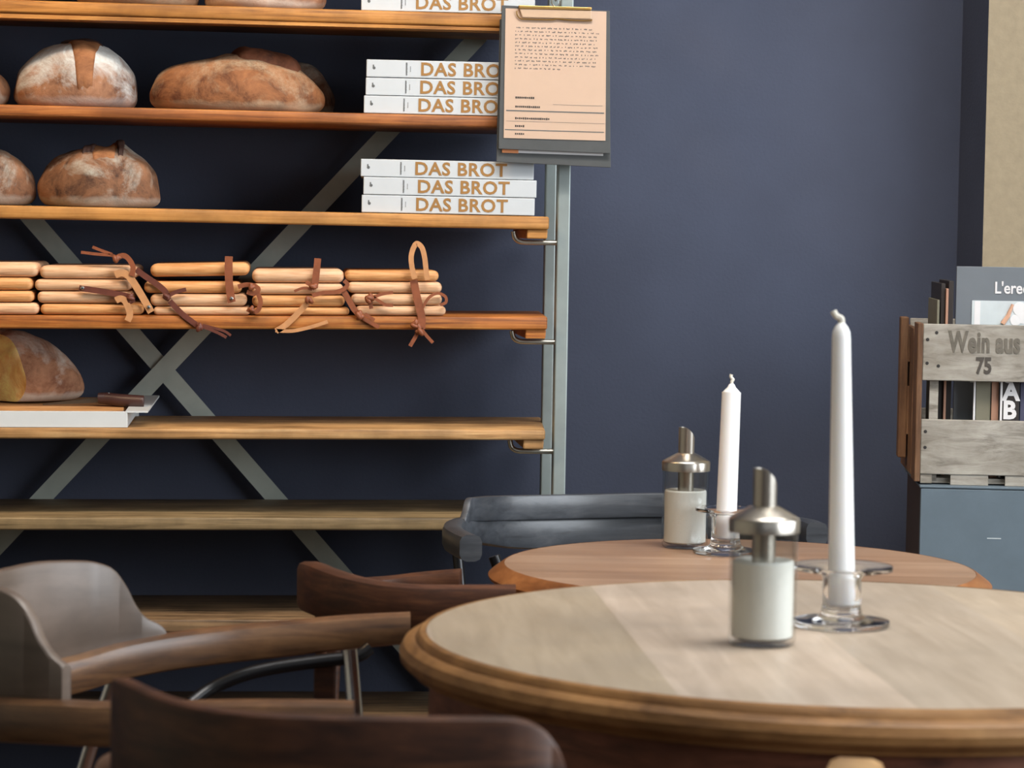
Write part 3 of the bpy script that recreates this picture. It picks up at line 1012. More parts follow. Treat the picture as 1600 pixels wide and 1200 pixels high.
obj('clip_wire', tube([UY(x, y, YC - 0.002) for x, y in cs], 0.0011, 6, smooth_n=4), M['brass'], clip, smooth=True)
obj('hanging_loop', tube([UY(868, 12, YC), UY(862, 4, YC + 0.01), UY(865, -4, YC + 0.03), UY(872, -4, YC + 0.03), UY(875, 4, YC + 0.01), UY(870, 12, YC)], 0.0014, 6, smooth_n=4), M['rod'], clip, smooth=True)
hk = [(872, -4, 4.5), (872, -8, 4.48), (871, -4, 4.462), (871, -10, 4.455)]
obj('hook', tube([UY(868.5, 0, 4.496), UY(868.5, 0, YC + 0.012), UY(868.5, -6, YC + 0.006), UY(868.5, -10, YC + 0.006)], 0.0022, 8, smooth_n=3), M['rod'], rack, smooth=True)


# ------------------------------------------------------------------ round tables
def table_top_material(name, ang, cols, width, rough, spec, grain=(2.0, 22), shift=0.0, phase=0.55):
    m, nt, bs = new_mat(name)
    v = coords(nt, (1, 1, 1), (0, 0, ang))
    v.node.inputs['Location'].default_value = (shift, 0, 0)
    sep = nt.nodes.new('ShaderNodeSeparateXYZ')
    nt.links.new(v, sep.inputs[0])
    d = nt.nodes.new('ShaderNodeMath')
    d.operation = 'DIVIDE'
    nt.links.new(sep.outputs[0], d.inputs[0])
    d.inputs[1].default_value = width
    fl = nt.nodes.new('ShaderNodeMath')
    fl.operation = 'FLOOR'
    nt.links.new(d.outputs[0], fl.inputs[0])
    wn = nt.nodes.new('ShaderNodeMath')
    wn.operation = 'MULTIPLY_ADD'
    nt.links.new(fl.outputs[0], wn.inputs[0])
    wn.inputs[1].default_value = 0.618
    wn.inputs[2].default_value = phase
    fc = nt.nodes.new('ShaderNodeMath')
    fc.operation = 'FRACT'
    nt.links.new(wn.outputs[0], fc.inputs[0])
    wn = fc
    base = ramp(nt, wn.outputs[0], [(0.0, cols[0]), (0.5, cols[1]), (1.0, cols[2])])
    mp = nt.nodes.new('ShaderNodeMapping')
    mp.inputs['Scale'].default_value = (grain[1], grain[0], 1)
    nt.links.new(v, mp.inputs[0])
    n = noise_tex(nt, mp.outputs[0], 2.2, 6, 0.6, 0.5)
    g = ramp(nt, n, [(0.3, (0.80, 0.77, 0.73)), (0.7, (1.07, 1.07, 1.07))])
    col = mixc(nt, 1.0, base, g, 'MULTIPLY')
    n2 = noise_tex(nt, v, 7, 4, 0.6)
    col = mixc(nt, ramp(nt, n2, [(0.35, (0.3,) * 3), (0.6, (0, 0, 0))]), col, tuple(x * 0.8 for x in cols[0]))
    nt.links.new(col, bs.inputs['Base Color'])
    rr = ramp(nt, n2, [(0.3, (rough * 0.85,) * 3), (0.7, (rough * 1.2,) * 3)])
    nt.links.new(rr, bs.inputs['Roughness'])
    bs.inputs['Specular IOR Level'].default_value = spec
    return m


ZF = 0.745
TC = UZ(1322, 991, ZF)
R1 = 0.432
q1, q2 = UZ(925, 918, ZF), UZ(1075, 1105, ZF)          # the seam between two planks
qd = (q2 - q1).normalized()
qn = Vector((-qd.y, qd.x, 0))
if qn.dot(R0) < 0:
    qn = -qn
M['top1'] = table_top_material('pale_oak_table_top', -math.atan2(qn.y, qn.x), (lin(170, 156, 138), lin(202, 184, 166), lin(174, 158, 134)), 0.19, 0.42, 0.5, shift=-(q1 - TC).dot(qn))
M['rim1'] = wood('honey_oak_rim', lin(106, 72, 40), lin(158, 114, 68), lin(182, 138, 88), (5, 5, 20), 0.45, bmp=0.05)
M['apron1'] = wood('dark_brown_apron', lin(84, 50, 36), lin(134, 84, 62), lin(158, 104, 80), (5, 5, 24), 0.5)
t1 = thing('round_table', 'large round pale-oak table with moulded rim in the foreground', 'table', (TC.x, TC.y, 0))
obj('tabletop', lathe([(0, ZF), (R1 - 0.030, ZF), (R1 - 0.026, ZF - 0.0004), (R1 - 0.026, ZF - 0.02), (0, ZF - 0.02)], 128, (TC.x, TC.y, 0)), M['top1'], t1, smooth=True)
prof = [(R1 - 0.0255, ZF - 0.02), (R1 - 0.0255, ZF + 0.0002), (R1 - 0.020, ZF - 0.001), (R1 - 0.0165, ZF - 0.0045), (R1 - 0.0150, ZF - 0.0075), (R1 - 0.011, ZF - 0.0078), (R1 - 0.004, ZF - 0.0115),
        (R1, ZF - 0.019), (R1 - 0.001, ZF - 0.026), (R1 - 0.006, ZF - 0.031), (R1 - 0.010, ZF - 0.033), (R1 - 0.012, ZF - 0.0365), (R1 - 0.020, ZF - 0.038), (R1 - 0.05, ZF - 0.038), (R1 - 0.05, ZF - 0.02), (R1 - 0.0255, ZF - 0.02)]
obj('rim_moulding', lathe(prof, 128, (TC.x, TC.y, 0)), M['rim1'], t1, smooth=True, sharp=30)
obj('apron', lathe([(R1 - 0.058, ZF - 0.021), (R1 - 0.030, ZF - 0.0385), (R1 - 0.028, ZF - 0.115), (R1 - 0.058, ZF - 0.115), (R1 - 0.058, ZF - 0.021)], 96, (TC.x, TC.y, 0)), M['apron1'], t1, smooth=True, sharp=30)
for k in range(4):
    a = math.radians(45 + 90 * k) - YAW
    c = Vector((TC.x + math.cos(a) * (R1 - 0.10), TC.y + math.sin(a) * (R1 - 0.10), 0))
    obj('leg', lathe([(0, 0), (0.014, 0), (0.017, 0.02), (0.027, 0.6), (0.028, ZF - 0.02), (0, ZF - 0.02)], 20, c), M['apron1'], t1, smooth=True)

ZB = 0.697
TB = UZ(1154, 884.5, ZB)
R2 = 0.327
M['top2'] = table_top_material('worn_brown_table_top', math.radians(96), (lin(148, 116, 92), lin(158, 126, 102), lin(168, 137, 113)), 0.075, 0.4, 0.5, (1.2, 34))
M['rim2'] = wood('reddish_brown_rim', lin(96, 54, 26), lin(150, 94, 52), lin(182, 124, 74), (5, 5, 20), 0.4, bmp=0.05)
t2 = thing('round_table', 'smaller round brown table with slanted edge behind the pale-oak table', 'table', (TB.x, TB.y, 0))
obj('tabletop', lathe([(0, ZB), (R2 - 0.021, ZB), (R2 - 0.020, ZB - 0.018), (0, ZB - 0.018)], 96, (TB.x, TB.y, 0)), M['top2'], t2, smooth=True)
prof = [(R2 - 0.0205, ZB - 0.018), (R2 - 0.0205, ZB + 0.0002), (R2 - 0.018, ZB - 0.001), (R2 - 0.003, ZB - 0.012), (R2, ZB - 0.015), (R2 - 0.001, ZB - 0.019), (R2 - 0.010, ZB - 0.0255), (R2 - 0.011, ZB - 0.029), (R2 - 0.020, ZB - 0.034), (R2 - 0.05, ZB - 0.036), (R2 - 0.05, ZB - 0.018), (R2 - 0.0205, ZB - 0.018)]
obj('rim_moulding', lathe(prof, 96, (TB.x, TB.y, 0)), M['rim2'], t2, smooth=True, sharp=30)
obj('pedestal', lathe([(0, 0.03), (0.03, 0.05), (0.04, 0.12), (0.03, 0.3), (0.045, 0.45), (0.03, 0.55), (0.06, ZB - 0.05), (0.10, ZB - 0.017), (0, ZB - 0.017)], 32, (TB.x, TB.y, 0)), M['apron1'], t2, smooth=True)
obj('foot', lathe([(0, 0), (0.17, 0), (0.17, 0.015), (0.05, 0.04), (0, 0.045)], 40, (TB.x, TB.y, 0)), M['apron1'], t2, smooth=True)


# ------------------------------------------------------------------ sugar shakers, glass candle holders, candles
def shaker(c, label, k=1.0, turn=0.0):
    root = thing('sugar_shaker', label, 'sugar dispenser', c, 'sugar dispensers on the tables')
    r = 0.0318 * k
    hg = 0.1085 * k
    P0 = (c.x, c.y, c.z)
    g = lathe([(0, 0.0), (r * 0.90, 0.0), (r * 0.985, 0.003 * k), (r, 0.007 * k), (r, hg), (r - 0.0026, hg), (r - 0.0026, 0.008 * k), (r * 0.8, 0.0055 * k), (0, 0.0055 * k)], 48, P0)
    obj('glass_jar', g, M['thin_glass'], root, smooth=True, sharp=50)
    rs = r - 0.0030
    hs = 0.080 * k
    obj('sugar', lathe([(0, 0.0062 * k), (rs * 0.8, 0.0062 * k), (rs, 0.0088 * k), (rs, hs - 0.002), (rs * 0.93, hs), (rs * 0.5, hs - 0.004), (0, hs - 0.006)], 40, P0), M['sugar'], root, smooth=True)
    lid = obj('lid', lathe([(r + 0.0003, hg - 0.002 * k), (r + 0.0014, hg - 0.002 * k), (r + 0.0016, hg + 0.009 * k), (r + 0.0006, hg + 0.0112 * k), (r * 0.88, hg + 0.0138 * k), (r * 0.66, hg + 0.0178 * k), (r * 0.46, hg + 0.0212 * k), (0.0118 * k, hg + 0.0225 * k), (0.0100 * k, hg + 0.0225 * k), (0, hg + 0.020 * k), (0, hg + 0.017 * k), (r * 0.8, hg + 0.011 * k), (r + 0.0003, hg + 0.006 * k), (r + 0.0003, hg - 0.002 * k)], 48, P0), M['lid'], root, smooth=True, sharp=40)
    # spout tube with a slanted, rounded cut, reaching down into the sugar
    rt = 0.0110 * k
    bm = bmesh.new()
    n = 28
    top, bot, tin, bin_ = [], [], [], []
    zt = hg + 0.0575 * k
    for i in range(n):
        a = 2 * math.pi * i / n + turn
        q = Vector((math.cos(a), math.sin(a), 0))
        s = (q.dot(R0) + 1) / 2
        z = zt - 0.0185 * k * (1 - math.sqrt(1 - 0.98 * max(0, (s - 0.2) / 0.8) ** 2))
        top.append(bm.verts.new(c + q * rt + Vector((0, 0, z))))
        bot.append(bm.verts.new(c + q * rt + Vector((0, 0, hs - 0.02))))
        tin.append(bm.verts.new(c + q * rt * 0.86 + Vector((0, 0, z))))
        bin_.append(bm.verts.new(c + q * rt * 0.86 + Vector((0, 0, hs - 0.02))))
    for i in range(n):
        j = (i + 1) % n
        bm.faces.new((bot[i], bot[j], top[j], top[i]))
        bm.faces.new((top[i], top[j], tin[j], tin[i]))
        bm.faces.new((tin[i], tin[j], bin_[j], bin_[i]))
        bm.faces.new((bin_[i], bin_[j], bot[j], bot[i]))
    obj('spout', bm, M['lid'], lid, smooth=True, sharp=50)
    return root


shaker(UZ(1190, 1007, ZF) + Vector((0, 0, 0.0003)), 'sugar shaker with steel spout, half full, on the pale-oak table in front', 1.0)
shaker(UZ(1069.5, 855.5, ZB) + Vector((0, 0, 0.0003)), 'sugar shaker with steel spout standing on the smaller brown table behind', 1.0)


def holder(c, label, rb, rr_, hh, rc, P0=None):
    P0 = (c.x, c.y, c.z)
    prof = [(0, 0.0), (rb * 0.96, 0.0), (rb, 0.003), (rb * 0.99, 0.0055), (rb * 0.7, 0.0055), (rc + 0.012, 0.008), (rc + 0.006, 0.012), (rc + 0.0045, 0.02), (rc + 0.0045, hh - 0.012), (rc + 0.008, hh - 0.007),
            (rr_ * 0.75, hh - 0.005), (rr_, hh - 0.003), (rr_, hh + 0.001), (rr_ * 0.97, hh + 0.001), (rc + 0.010, hh - 0.0015), (rc + 0.002, hh - 0.004), (rc, hh - 0.012), (rc - 0.0015, 0.020), (0, 0.018)]
    return tag(obj('candle_holder', lathe(prof, 64, P0), M['glass'], smooth=True, sharp=50), label, 'candle holder', 'glass candle holders on the tables')


def candle(base, top, r0, r1, label, wick, taper):
    b, t = Vector(base), Vector(top)
    L = (t - b).length
    q = (t - b).to_track_quat('Z', 'Y')
    root = thing('candle', label, 'candle', b, 'white candles on the tables')
    prof = [(0, 0), (r0 * 0.94, 0), (r0, 0.002)] + [(r0 + (r1 - r0) * f, L * f) for f in (0.2, 0.4, 0.6, 0.8, 0.94)] + taper(L, r1)
    M_ = q
    obj('wax_body', lathe(prof, 32, b, M_), M['wax'], root, smooth=True, sharp=70)
    obj('wick', tube(wick, 0.0032 if r1 < 0.011 else 0.0022, 8, smooth_n=4), M['wick'], root, smooth=True)
    return root


hc1 = UZ(1314, 978, ZF) + Vector((0, 0, 0.0003))
holder(hc1, 'clear glass candle holder beside the shaker on the pale-oak table', 0.0480, 0.0495, 0.0590, 0.0145)
dF = (hc1 - CAM).dot(F)
ct = UD(1314.5, 503, dF)
cbm = hc1 + Vector((0.0, 0, 0.0205))
candle(cbm, ct, 0.0136, 0.0088, 'tall white tapered candle with bent wick in the front glass holder',
       [ct - Vector((0, 0, 0.004)), ct + Vector((0, 0, 0.003)), UD(1307, 494, dF), UD(1302, 486, dF)],
       lambda L, r1: [(r1 * 0.97, L * 0.965), (r1 * 0.72, L * 0.982), (r1 * 0.40, L * 0.995), (0, L)])
hc2 = UZ(1133, 865, ZB) + Vector((0, 0, 0.0003))
holder(hc2, 'clear glass candle holder on the smaller brown table behind', 0.0440, 0.0415, 0.0610, 0.0150)
dB = (hc2 - CAM).dot(F)
ct2 = UD(1143.5, 598, dB)
candle(hc2 + Vector((0.0, 0, 0.0205)), ct2, 0.0142, 0.0128, 'short white candle leaning slightly in the rear glass holder',
       [ct2 - Vector((0, 0, 0.003)), ct2 + Vector((0, 0, 0.002)), UD(1145.5, 593, dB), UD(1142, 589, dB), UD(1143, 585, dB)],
       lambda L, r1: [(r1 * 0.98, L * 0.93), (r1 * 0.86, L * 0.945), (r1 * 0.45, L * 0.97), (r1 * 0.28, L * 0.99), (0, L)])


# ------------------------------------------------------------------ chairs
def plan(pts):
    return [UD(p[0], p[1], p[2]) for p in pts]


def seat_mesh(center, facing, w, d, z, t=0.022):
    bm = bmesh.new()
    f = Vector((facing[0], facing[1], 0)).normalized()
    s = Vector((-f.y, f.x, 0))
    ring = []
    for i in range(48):
        a = 2 * math.pi * i / 48
        e = 2 / 3.6
        x = math.copysign(abs(math.cos(a)) ** e, math.cos(a)) * d / 2
        y = math.copysign(abs(math.sin(a)) ** e, math.sin(a)) * w / 2 * (1.0 + 0.08 * math.cos(a))
        ring.append(Vector((center[0], center[1], 0)) + f * x + s * y)
    lo = [bm.verts.new(p + Vector((0, 0, z - t))) for p in ring]
    hi = [bm.verts.new(p + Vector((0, 0, z))) for p in ring]
    c0 = Vector((center[0], center[1], 0))
    inn = [bm.verts.new(c0 + (p - c0) * 0.8 + Vector((0, 0, z - 0.006))) for p in ring]
    n = len(ring)
    for i in range(n):
        j = (i + 1) % n
        bm.faces.new((lo[i], lo[j], hi[j], hi[i]))
        bm.faces.new((hi[i], hi[j], inn[j], inn[i]))
    bm.faces.new(lo[::-1])
    bm.faces.new(inn)
    return bm


def floor_pt(v):
    return Vector((v.x, v.y, 0))


def chair(label, rail, rail_t, rail_mat, panels, panel_mat, facing, inset=0.05, seat_w=0.44, seat_d=0.42, seat_shift=0.10, leg_mat='chrome', arm_tip_mat=None, group='wooden armchairs at the tables', seat_mat='chair_brown'):
    P = plan(rail)
    e0, e1 = P[0], P[-1]
    mid = (e0 + e1) / 2
    f = Vector((facing[0], facing[1], 0)).normalized()
    s = Vector((-f.y, f.x, 0))
    c = Vector((mid.x, mid.y, 0)) - f * seat_shift
    root = thing('armchair', label, 'chair', (c.x, c.y, 0), group)
    obj('arm_rail', band(rail, rail_t), M[rail_mat], root, smooth=True, sharp=32)
    for pts, t, pm, nm, ln in panels:
        obj(nm, band(pts, t, lean=ln), M[pm], root, smooth=True, sharp=32)
    obj('seat', seat_mesh(c, f, seat_w, seat_d, 0.45), M[seat_mat], root, smooth=True, sharp=40)
    zs = 0.43
    for k, (fx, sy) in enumerate(((1, 1), (1, -1), (-1, 1), (-1, -1))):
        at_seat = c + f * (fx * seat_d * 0.40) + s * (sy * seat_w * 0.42)
        foot = c + f * (fx * seat_d * 0.50) + s * (sy * seat_w * 0.50)
        if fx > 0:
            tip = e0 if (e0 - c).dot(s) * sy > 0 else e1
            hgt = rail[0][3] if tip is e0 else rail[-1][3]
            back = (c - floor_pt(tip)).normalized() * inset
            upper = Vector((tip.x, tip.y, tip.z - hgt + 0.004)) + Vector((back.x, back.y, 0))
            pts = [foot, at_seat + Vector((0, 0, zs)), upper]
        else:
            best = min(range(len(P)), key=lambda i: (floor_pt(P[i]) - at_seat).length)
            tip = P[best]
            pts = [foot, at_seat + Vector((0, 0, zs)), Vector((tip.x, tip.y, tip.z - rail[best][3] + 0.004))]
        obj('leg', tube(pts, 0.0085, 12, smooth_n=6), M[leg_mat], root, smooth=True, sharp=60)
    return root, c, f, s


# left armchair, turned to the right, pushed to the pale-oak table
railA = [(641, 957, 2.99, 0.034), (540, 962, 2.985, 0.037), (450, 970, 2.975, 0.039), (350, 979, 2.955, 0.040), (260, 990, 2.92, 0.040), (180, 1005, 2.875, 0.040), (105, 1026, 2.82, 0.040), (-10, 1050, 2.73, 0.04), (-70, 1074, 2.62, 0.04),
         (-60, 1085, 2.52, 0.04), (0, 1090, 2.47, 0.04), (90, 1094, 2.445, 0.04), (190, 1097, 2.435, 0.04), (400, 1094, 2.43, 0.038), (553, 1096, 2.43, 0.034)]
panA = [(257, 992, 2.926, 0.004), (255, 983, 2.925, 0.013), (245, 974, 2.919, 0.022), (224, 963, 2.906, 0.036), (208, 943, 2.896, 0.053), (193, 914, 2.886, 0.075), (174, 889, 2.873, 0.094), (150, 879, 2.856, 0.105), (125, 876, 2.838, 0.110), (60, 878, 2.787, 0.12), (0, 890, 2.730, 0.12),
        (-48, 900, 2.655, 0.12), (-60, 908, 2.565, 0.12), (-24, 913, 2.500, 0.125), (10, 921, 2.478, 0.12), (34, 936, 2.468, 0.11), (52, 962, 2.463, 0.095), (66, 995, 2.460, 0.075), (84, 1022, 2.457, 0.058), (100, 1036, 2.454, 0.05), (104, 1040, 2.453, 0.046)]
rA, cA, fA, sA = chair('brown armchair at left turned to the right, sheen-greyed curved back panel above its long arm', railA, 0.034, 'chair_tan', [(panA, 0.014, 'chair_panel', 'backrest', 0.0)], 'chair_panel', (R0 * 1.0 - F0 * 0.05), seat_shift=0.20, inset=0.10)
# bentwood brace and wooden front post under the far arm
obj('arm_brace', tube([UD(296, 1100, 2.90), UD(330, 1076, 2.92), (UD(380, 1055, 2.93)), UD(430, 1043, 2.94), UD(500, 1033, 2.95), UD(556, 1026, 2.955), UD(578, 1012, 2.96)], 0.0075, 10, smooth_n=5), M['blackmetal'], rA, smooth=True, sharp=60)
pA = UD(508, 1024, 2.97)
obj('front_post', box2((pA.x - 0.012, pA.y - 0.012, 0.43), (pA.x + 0.012, pA.y + 0.012, pA.z), 0.003), M['chair_brown'], rA)

# foreground armchair seen from behind
railB = [(400, 1139, 2.33, 0.04), (290, 1146, 2.27, 0.04), (200, 1170, 2.20, 0.04), (176, 1195, 2.10, 0.04), (190, 1240, 2.0, 0.04), (260, 1285, 1.90, 0.04), (400, 1312, 1.84, 0.04), (600, 1320, 1.82, 0.04), (780, 1318, 1.83, 0.04), (920, 1300, 1.88, 0.04), (1040, 1275, 1.96, 0.04), (1130, 1250, 2.04, 0.04)]
panB = [(300, 1150, 2.20, 0.05), (225, 1100, 2.13, 0.08), (196, 1068, 2.06, 0.11), (191, 1059, 2.0, 0.12), (212, 1068, 1.955, 0.125), (260, 1088, 1.91, 0.13), (320, 1103, 1.88, 0.13), (400, 1113, 1.858, 0.13), (500, 1117.5, 1.85, 0.13), (600, 1119, 1.847, 0.13), (700, 1120, 1.847, 0.13), (780, 1120.5, 1.849, 0.13),
        (815, 1124, 1.852, 0.128), (842, 1135, 1.856, 0.120), (860, 1155, 1.860, 0.105), (872, 1182, 1.864, 0.09), (882, 1215, 1.868, 0.07), (900, 1245, 1.875, 0.055), (925, 1260, 1.885, 0.045)]
chair('dark brown armchair in the foreground with its back towards us at the bottom edge', railB, 0.034, 'chair_tan', [(panB, 0.016, 'chair_brown', 'backrest', 0.0)], 'chair_brown', (F0 * 0.8 + R0 * 0.55), seat_shift=0.13)

# low brown armchair between the left armchair and the small table
railC = [(720, 889, 3.50, 0.036), (660, 894, 3.505, 0.038), (600, 901, 3.50, 0.04), (540, 903, 3.46, 0.044), (505, 893, 3.40, 0.05), (488, 880, 3.33, 0.056), (484, 877, 3.27, 0.060), (497, 880, 3.20, 0.062), (525, 891, 3.16, 0.060), (575, 905, 3.125, 0.057), (640, 913, 3.105, 0.052), (720, 914.5, 3.10, 0.046), (806, 914, 3.10, 0.036)]
panC = [(590, 930, 3.46, 0.05), (540, 930, 3.43, 0.05), (510, 925, 3.38, 0.05), (500, 920, 3.30, 0.05), (512, 925, 3.22, 0.05), (540, 935, 3.18, 0.05)]
chair('low brown armchair seen from the side, between left armchair and small brown table', railC, 0.030, 'chair_brown', [(panC, 0.012, 'chair_brown', 'backrest', 0.0)], 'chair_brown', (R0 * 1.0 + F0 * 0.1), seat_w=0.36, seat_d=0.30, seat_shift=0.08, leg_mat='chair_brown')

# black armchair behind the small table, facing us
railE = [(736, 836, 3.82, 0.038), (722, 830, 3.92, 0.038), (708, 821, 4.06, 0.038), (714, 811, 4.16, 0.038), (745, 807, 4.25, 0.044), (800, 806.5, 4.32, 0.052), (900, 805, 4.38, 0.055), (1000, 803, 4.40, 0.055), (1080, 802, 4.39, 0.052), (1160, 803, 4.35, 0.044), (1225, 806, 4.27, 0.038), (1262, 811, 4.16, 0.037), (1277, 816, 4.03, 0.036)]
panE = [(722, 811, 4.165, 0.012), (727, 797, 4.175, 0.022), (732, 779, 4.19, 0.036), (740, 777, 4.21, 0.038), (760, 775, 4.245, 0.040), (800, 774, 4.295, 0.040), (900, 772, 4.355, 0.040), (1000, 770, 4.378, 0.040), (1050, 770, 4.376, 0.040), (1075, 771, 4.372, 0.040), (1090, 786, 4.37, 0.026), (1098, 800, 4.368, 0.012)]
chair('black-stained armchair behind the small brown table, facing the camera', railE, 0.032, 'chair_black', [(panE, 0.012, 'chair_black', 'backrest', 0.0)], 'chair_black', (-F0 * 0.93 + R0 * 0.36), seat_w=0.42, seat_d=0.40, seat_shift=0.14, seat_mat='chair_black', leg_mat='blackmetal')

# armchair at the bottom edge on the right, only one arm tip in the picture
railD = [(1338, 1184, 2.10, 0.034), (1316, 1240, 1.98, 0.04), (1310, 1320, 1.85, 0.04), (1380, 1420, 1.72, 0.04), (1560, 1470, 1.65, 0.04), (1800, 1480, 1.65, 0.04), (2010, 1440, 1.72, 0.04), (2080, 1360, 1.82, 0.04), (2050, 1280, 1.96, 0.04), (1960, 1200, 2.10, 0.034)]
panD = [(1400, 1350, 1.72, 0.05), (1460, 1290, 1.68, 0.10), (1600, 1262, 1.65, 0.12), (1800, 1270, 1.65, 0.12), (1960, 1310, 1.69, 0.10), (2020, 1370, 1.74, 0.05)]
chair('armchair at the bottom right edge, only a pale wooden arm tip showing before the table', railD, 0.046, 'chair_pale', [(panD, 0.014, 'chair_tan', 'backrest', 0.0)], 'chair_tan', (F0 * 1.0 - R0 * 0.08), seat_shift=0.2)

# ------------------------------------------------------------------ cabinet with the wine crate
AX = -(YAW + math.radians(4.0))
ex = Vector((math.cos(AX), math.sin(AX), 0))          # along the fronts
ey = Vector((-math.sin(AX), math.cos(AX), 0))         # away from us
RZ = Matrix.Rotation(AX, 3, 'Z')
O = UD(1438, 757, 4.32)
ZCAB = O.z


def fr(a, b, z):                                       # a along the front, b away from us
    return Vector((O.x, O.y, 0)) + ex * a + ey * b + Vector((0, 0, z))


def cbox(a0, a1, b0, b1, z0, z1, bev=0.0, bm=None):
    c = fr((a0 + a1) / 2, (b0 + b1) / 2, (z0 + z1) / 2)
    return add_box(bm or bmesh.new(), c, (a1 - a0, b1 - b0, z1 - z0), RZ, bev)


cab = thing('cabinet', 'slate-blue painted cabinet at the right, standing under the wine crate', 'cabinet', fr(0.26, 0.16, 0))
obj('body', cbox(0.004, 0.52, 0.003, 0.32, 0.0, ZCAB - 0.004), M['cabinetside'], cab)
obj('door', cbox(0.0, 0.524, -0.014, 0.002, 0.02, ZCAB - 0.005, 0.001), M['cabinet'], cab)
obj('top_panel', cbox(-0.002, 0.526, -0.015, 0.322, ZCAB - 0.004, ZCAB, 0.0012), M['cabinet'], cab)
p = fr(0.106, -0.0143, 0.0)
obj('scratch', cbox(0.107, 0.129, -0.0146, -0.0138, ZCAB - 0.0835, ZCAB - 0.0820), M['greyprint'], cab)

CZ0 = ZCAB + 0.0005
mpx = 4.30 / FPX
# heights over the cabinet top, from the picture
zz = lambda py: UD(1500, py, 4.315).z
crate = thing('wine_crate', 'weathered wooden wine crate with printed lettering on the slate-blue cabinet', 'crate', fr(0.26, 0.16, CZ0))
CL, CD_ = 0.50, 0.30
zA, zBq, zCq, zD = zz(506.5), zz(595), zz(656), zz(742)
c_off = -0.001


def slat(nm, a0, a1, b0, b1, z0, z1, mat, wob=0.0, par=None):
    bm = cbox(a0, a1, b0, b1, z0, z1, 0.0015)
    for v in bm.verts:
        v.co.z += wob * noise.noise(v.co * 25)
    return obj(nm, bm, M[mat], par or crate)


s_top = slat('front_slat', c_off, CL, 0.0, 0.011, zBq, zA, 'crate')
s_low = slat('front_slat', c_off, CL, 0.0, 0.011, zD, zCq, 'crate')
bm = cbox(0.0, 0.018, 0.002, 0.011, CZ0 + 0.002, zD + 0.002)
cbox(0.048, 0.108, 0.002, 0.011, CZ0, zD + 0.004, bm=bm)
cbox(0.135, CL, 0.002, 0.011, CZ0, zD + 0.004, bm=bm)
obj('broken_edge', bm, M['crate'], crate)
obj('corner_post', cbox(0.012, 0.026, 0.011, 0.028, CZ0 + 0.004, zA - 0.008), M['crate'], crate)
obj('corner_post', cbox(CL - 0.026, CL - 0.012, 0.011, 0.028, CZ0 + 0.004, zA - 0.008), M['crate'], crate)
for (z0, z1) in ((zD, zCq), (zBq, zA)):
    slat('back_slat', 0, CL, CD_ - 0.011, CD_, z0, z1, 'crate')
obj('floor_panel', cbox(0, CL, 0.011, CD_ - 0.011, CZ0 + 0.002, CZ0 + 0.010), M['crate'], crate)
# end boards: a frame board and an outer cleat, brown, with dark hand gaps
bm = cbox(-0.010, -0.001, 0.0, 0.07, CZ0 + 0.004, zA + 0.001, 0.0015)
obj('end_board', bm, M['cratebrown'], crate)
bm = cbox(-0.010, -0.001, 0.085, CD_, CZ0 + 0.008, zA - 0.01, 0.0015)
obj('end_board', bm, M['cratebrown'], crate)
bm = cbox(-0.0260, -0.0125, 0.15, 0.19, CZ0 + 0.030, zA + 0.006, 0.002)
cbox(-0.0130, -0.0095, 0.15, 0.19, zCq + 0.085, zA - 0.012, bm=bm)
cbox(-0.0130, -0.0095, 0.15, 0.19, zCq - 0.035, zCq + 0.045, bm=bm)
obj('end_cleat', bm, M['cratebrown'], crate)
obj('end_board', cbox(CL, CL + 0.01, 0.0, CD_, CZ0 + 0.004, zA), M['cratebrown'], crate)
TXT = Matrix.Translation(fr(0, 0, 0)) @ RZ.to_4x4() @ FACE_US


def crate_text(nm, s, size, a, z, mat, off, sx, par, b=-0.0006, rot=0.0, spacing=1.0):
    return text(nm, s, size, mat, par, Matrix.Translation(fr(a, b, z)) @ RZ.to_4x4() @ FACE_US @ Matrix.Rotation(rot, 4, 'Z'), 0.0003, off, spacing, sx=sx)


M['stencil'] = plain('faded_printing_ink', lin(104, 98, 88), 0.85, var=0.25, nscale=70)
M['stencil2'] = plain('black_printing_ink', lin(78, 72, 66), 0.85, var=0.2, nscale=70)
crate_text('lettering', 'Wein aus', 0.047, 0.040, zz(549), M['stencil'], 0.0016, 0.60, s_top, spacing=1.05)
crate_text('number', '75', 0.036, 0.083, zz(582), M['stencil2'], 0.0012, 0.72, s_top)
bm = bmesh.new()
for a_, z_ in ((0.006, zz(531)), (0.006, zz(568)), (0.02, zz(520)), (0.024, zz(572)), (0.006, zz(675)), (0.006, zz(700))):
    lathe([(0, 0.001), (0.0026, 0.0008), (0.003, -0.001), (0, -0.001)], 10, fr(a_, 0.0, z_), (-ey).to_track_quat('Z', 'Y'), bm)
obj('nail', bm, M['inkd'], crate)


# books and magazines standing in the crate
def upright_book(nm, label, a0, a1, b0, b1, z1, mat, cat='book'):
    root = thing(nm, label, cat, fr((a0 + a1) / 2, (b0 + b1) / 2, CZ0 + 0.0105), 'books and magazines in the crate')
    o = obj('cover', cbox(a0, a1, b0, b1, CZ0 + 0.0105, z1, 0.0006), M[mat], root)
    return root, o


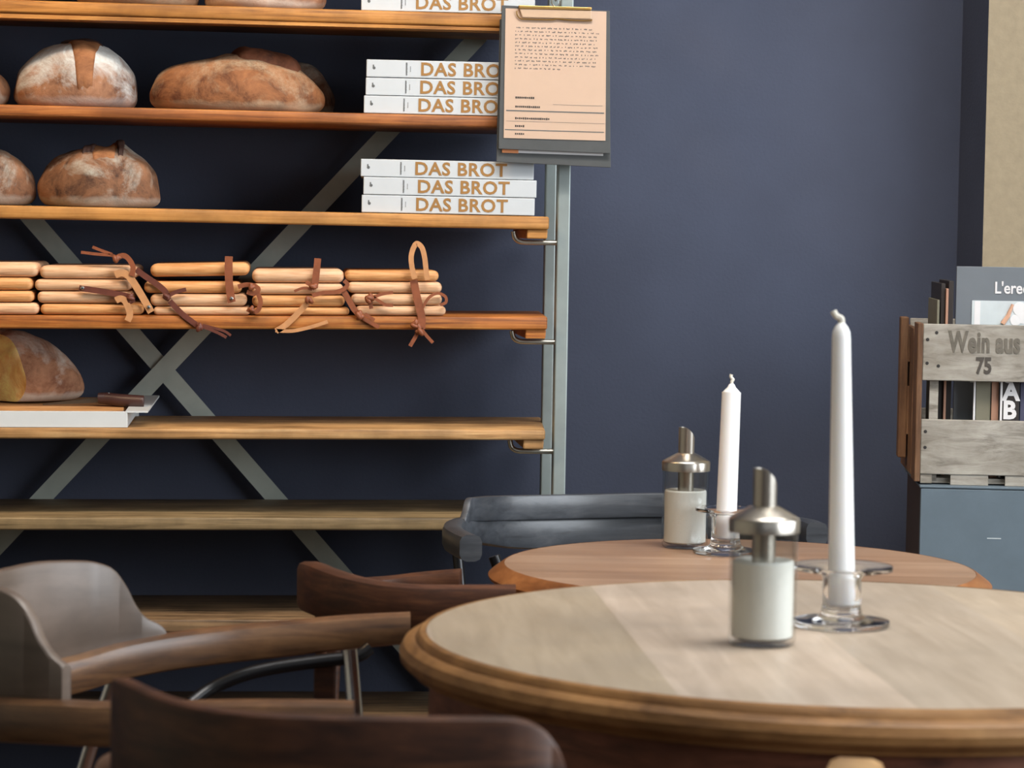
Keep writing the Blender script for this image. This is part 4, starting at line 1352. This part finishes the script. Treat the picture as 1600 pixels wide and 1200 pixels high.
bigb, cov = upright_book('magazine', 'tall slate-grey magazine with white title sticking out of the crate', 0.055, 0.285, 0.060, 0.068, zz(416.5), 'slate', 'magazine')
pxa = lambda px: (px - 1438) * mpx * 1.012
crate_text('title', "L'ered", 0.0265, pxa(1550), zz(458), M['wpaper'], 0.0005, 0.84, cov, b=0.0592)
obj('picture_panel', cbox(pxa(1516), 0.27, 0.0590, 0.0602, zz(600), zz(470)), M['greyprint'], cov)
obj('picture_stripe', cbox(pxa(1520), pxa(1529), 0.0586, 0.0596, zz(600), zz(471)), M['wpaper'], cov)
bm = tube([fr(pxa(1564), 0.0585, zz(506)), fr(pxa(1572), 0.0585, zz(494)), fr(pxa(1579), 0.0585, zz(475))], [0.004, 0.0035, 0.0022], 8)
obj('printed_figure', bm, M['skin_print'], cov)
bm = bmesh.new()
for px_, py_, r_ in ((1590, 482, 0.011), (1596, 494, 0.012), (1584, 500, 0.009), (1606, 486, 0.012)):
    lathe([(0, 0.0006), (r_, 0.0004), (r_, -0.0004), (0, -0.0004)], 16, fr(pxa(px_), 0.0586, zz(py_)), (-ey).to_track_quat('Z', 'Y'), bm)
obj('printed_flower', bm, M['wpaper'], cov)
upright_book('book', 'thin dark book at the left end of the crate, spine edge upright', 0.024, 0.028, 0.05, 0.22, zz(470), 'greenbook')
upright_book('book', 'dark brown book standing behind the thin one at the left of the crate', 0.030, 0.0365, 0.05, 0.24, zz(444), 'darkbook')
upright_book('book', 'thin reddish book between the dark books at the left of the crate', 0.0375, 0.0415, 0.045, 0.22, zz(452), 'pinkbook')
upright_book('book', 'black-brown book just left of the slate-grey magazine in the crate', 0.043, 0.051, 0.06, 0.24, zz(440), 'darkbook')
upright_book('magazine', 'folded olive magazine seen through the gap between the crate slats', 0.088, 0.111, 0.028, 0.036, zz(590), 'greenbook', 'magazine')
upright_book('magazine', 'terracotta magazine seen through the gap, left of the white-lettered one', 0.1125, 0.124, 0.026, 0.034, zz(590), 'pinkbook', 'magazine')
wb, wc = upright_book('magazine', 'dark magazine with large white letters seen through the crate gap', 0.1255, 0.156, 0.020, 0.027, zz(590), 'darkbook', 'magazine')
obj('cover_stripe', cbox(0.1257, 0.1290, 0.0194, 0.0203, CZ0 + 0.012, zz(591)), M['wpaper'], wc)
for ch, py_ in (('B', 653), ('A', 624), ('S', 596)):
    crate_text('lettering', ch, 0.0400, 0.1300, zz(py_), M['wpaper'], 0.0016, 0.95, wc, b=0.0194)
upright_book('magazine', 'navy magazine right of the dark one with white letters in the crate', 0.158, 0.200, 0.024, 0.033, zz(590), 'navybook', 'magazine')
upright_book('pale_card', 'pale upright card between olive magazine and dark books in the crate', 0.0835, 0.0868, 0.026, 0.030, zz(590), 'wpaper', 'card')
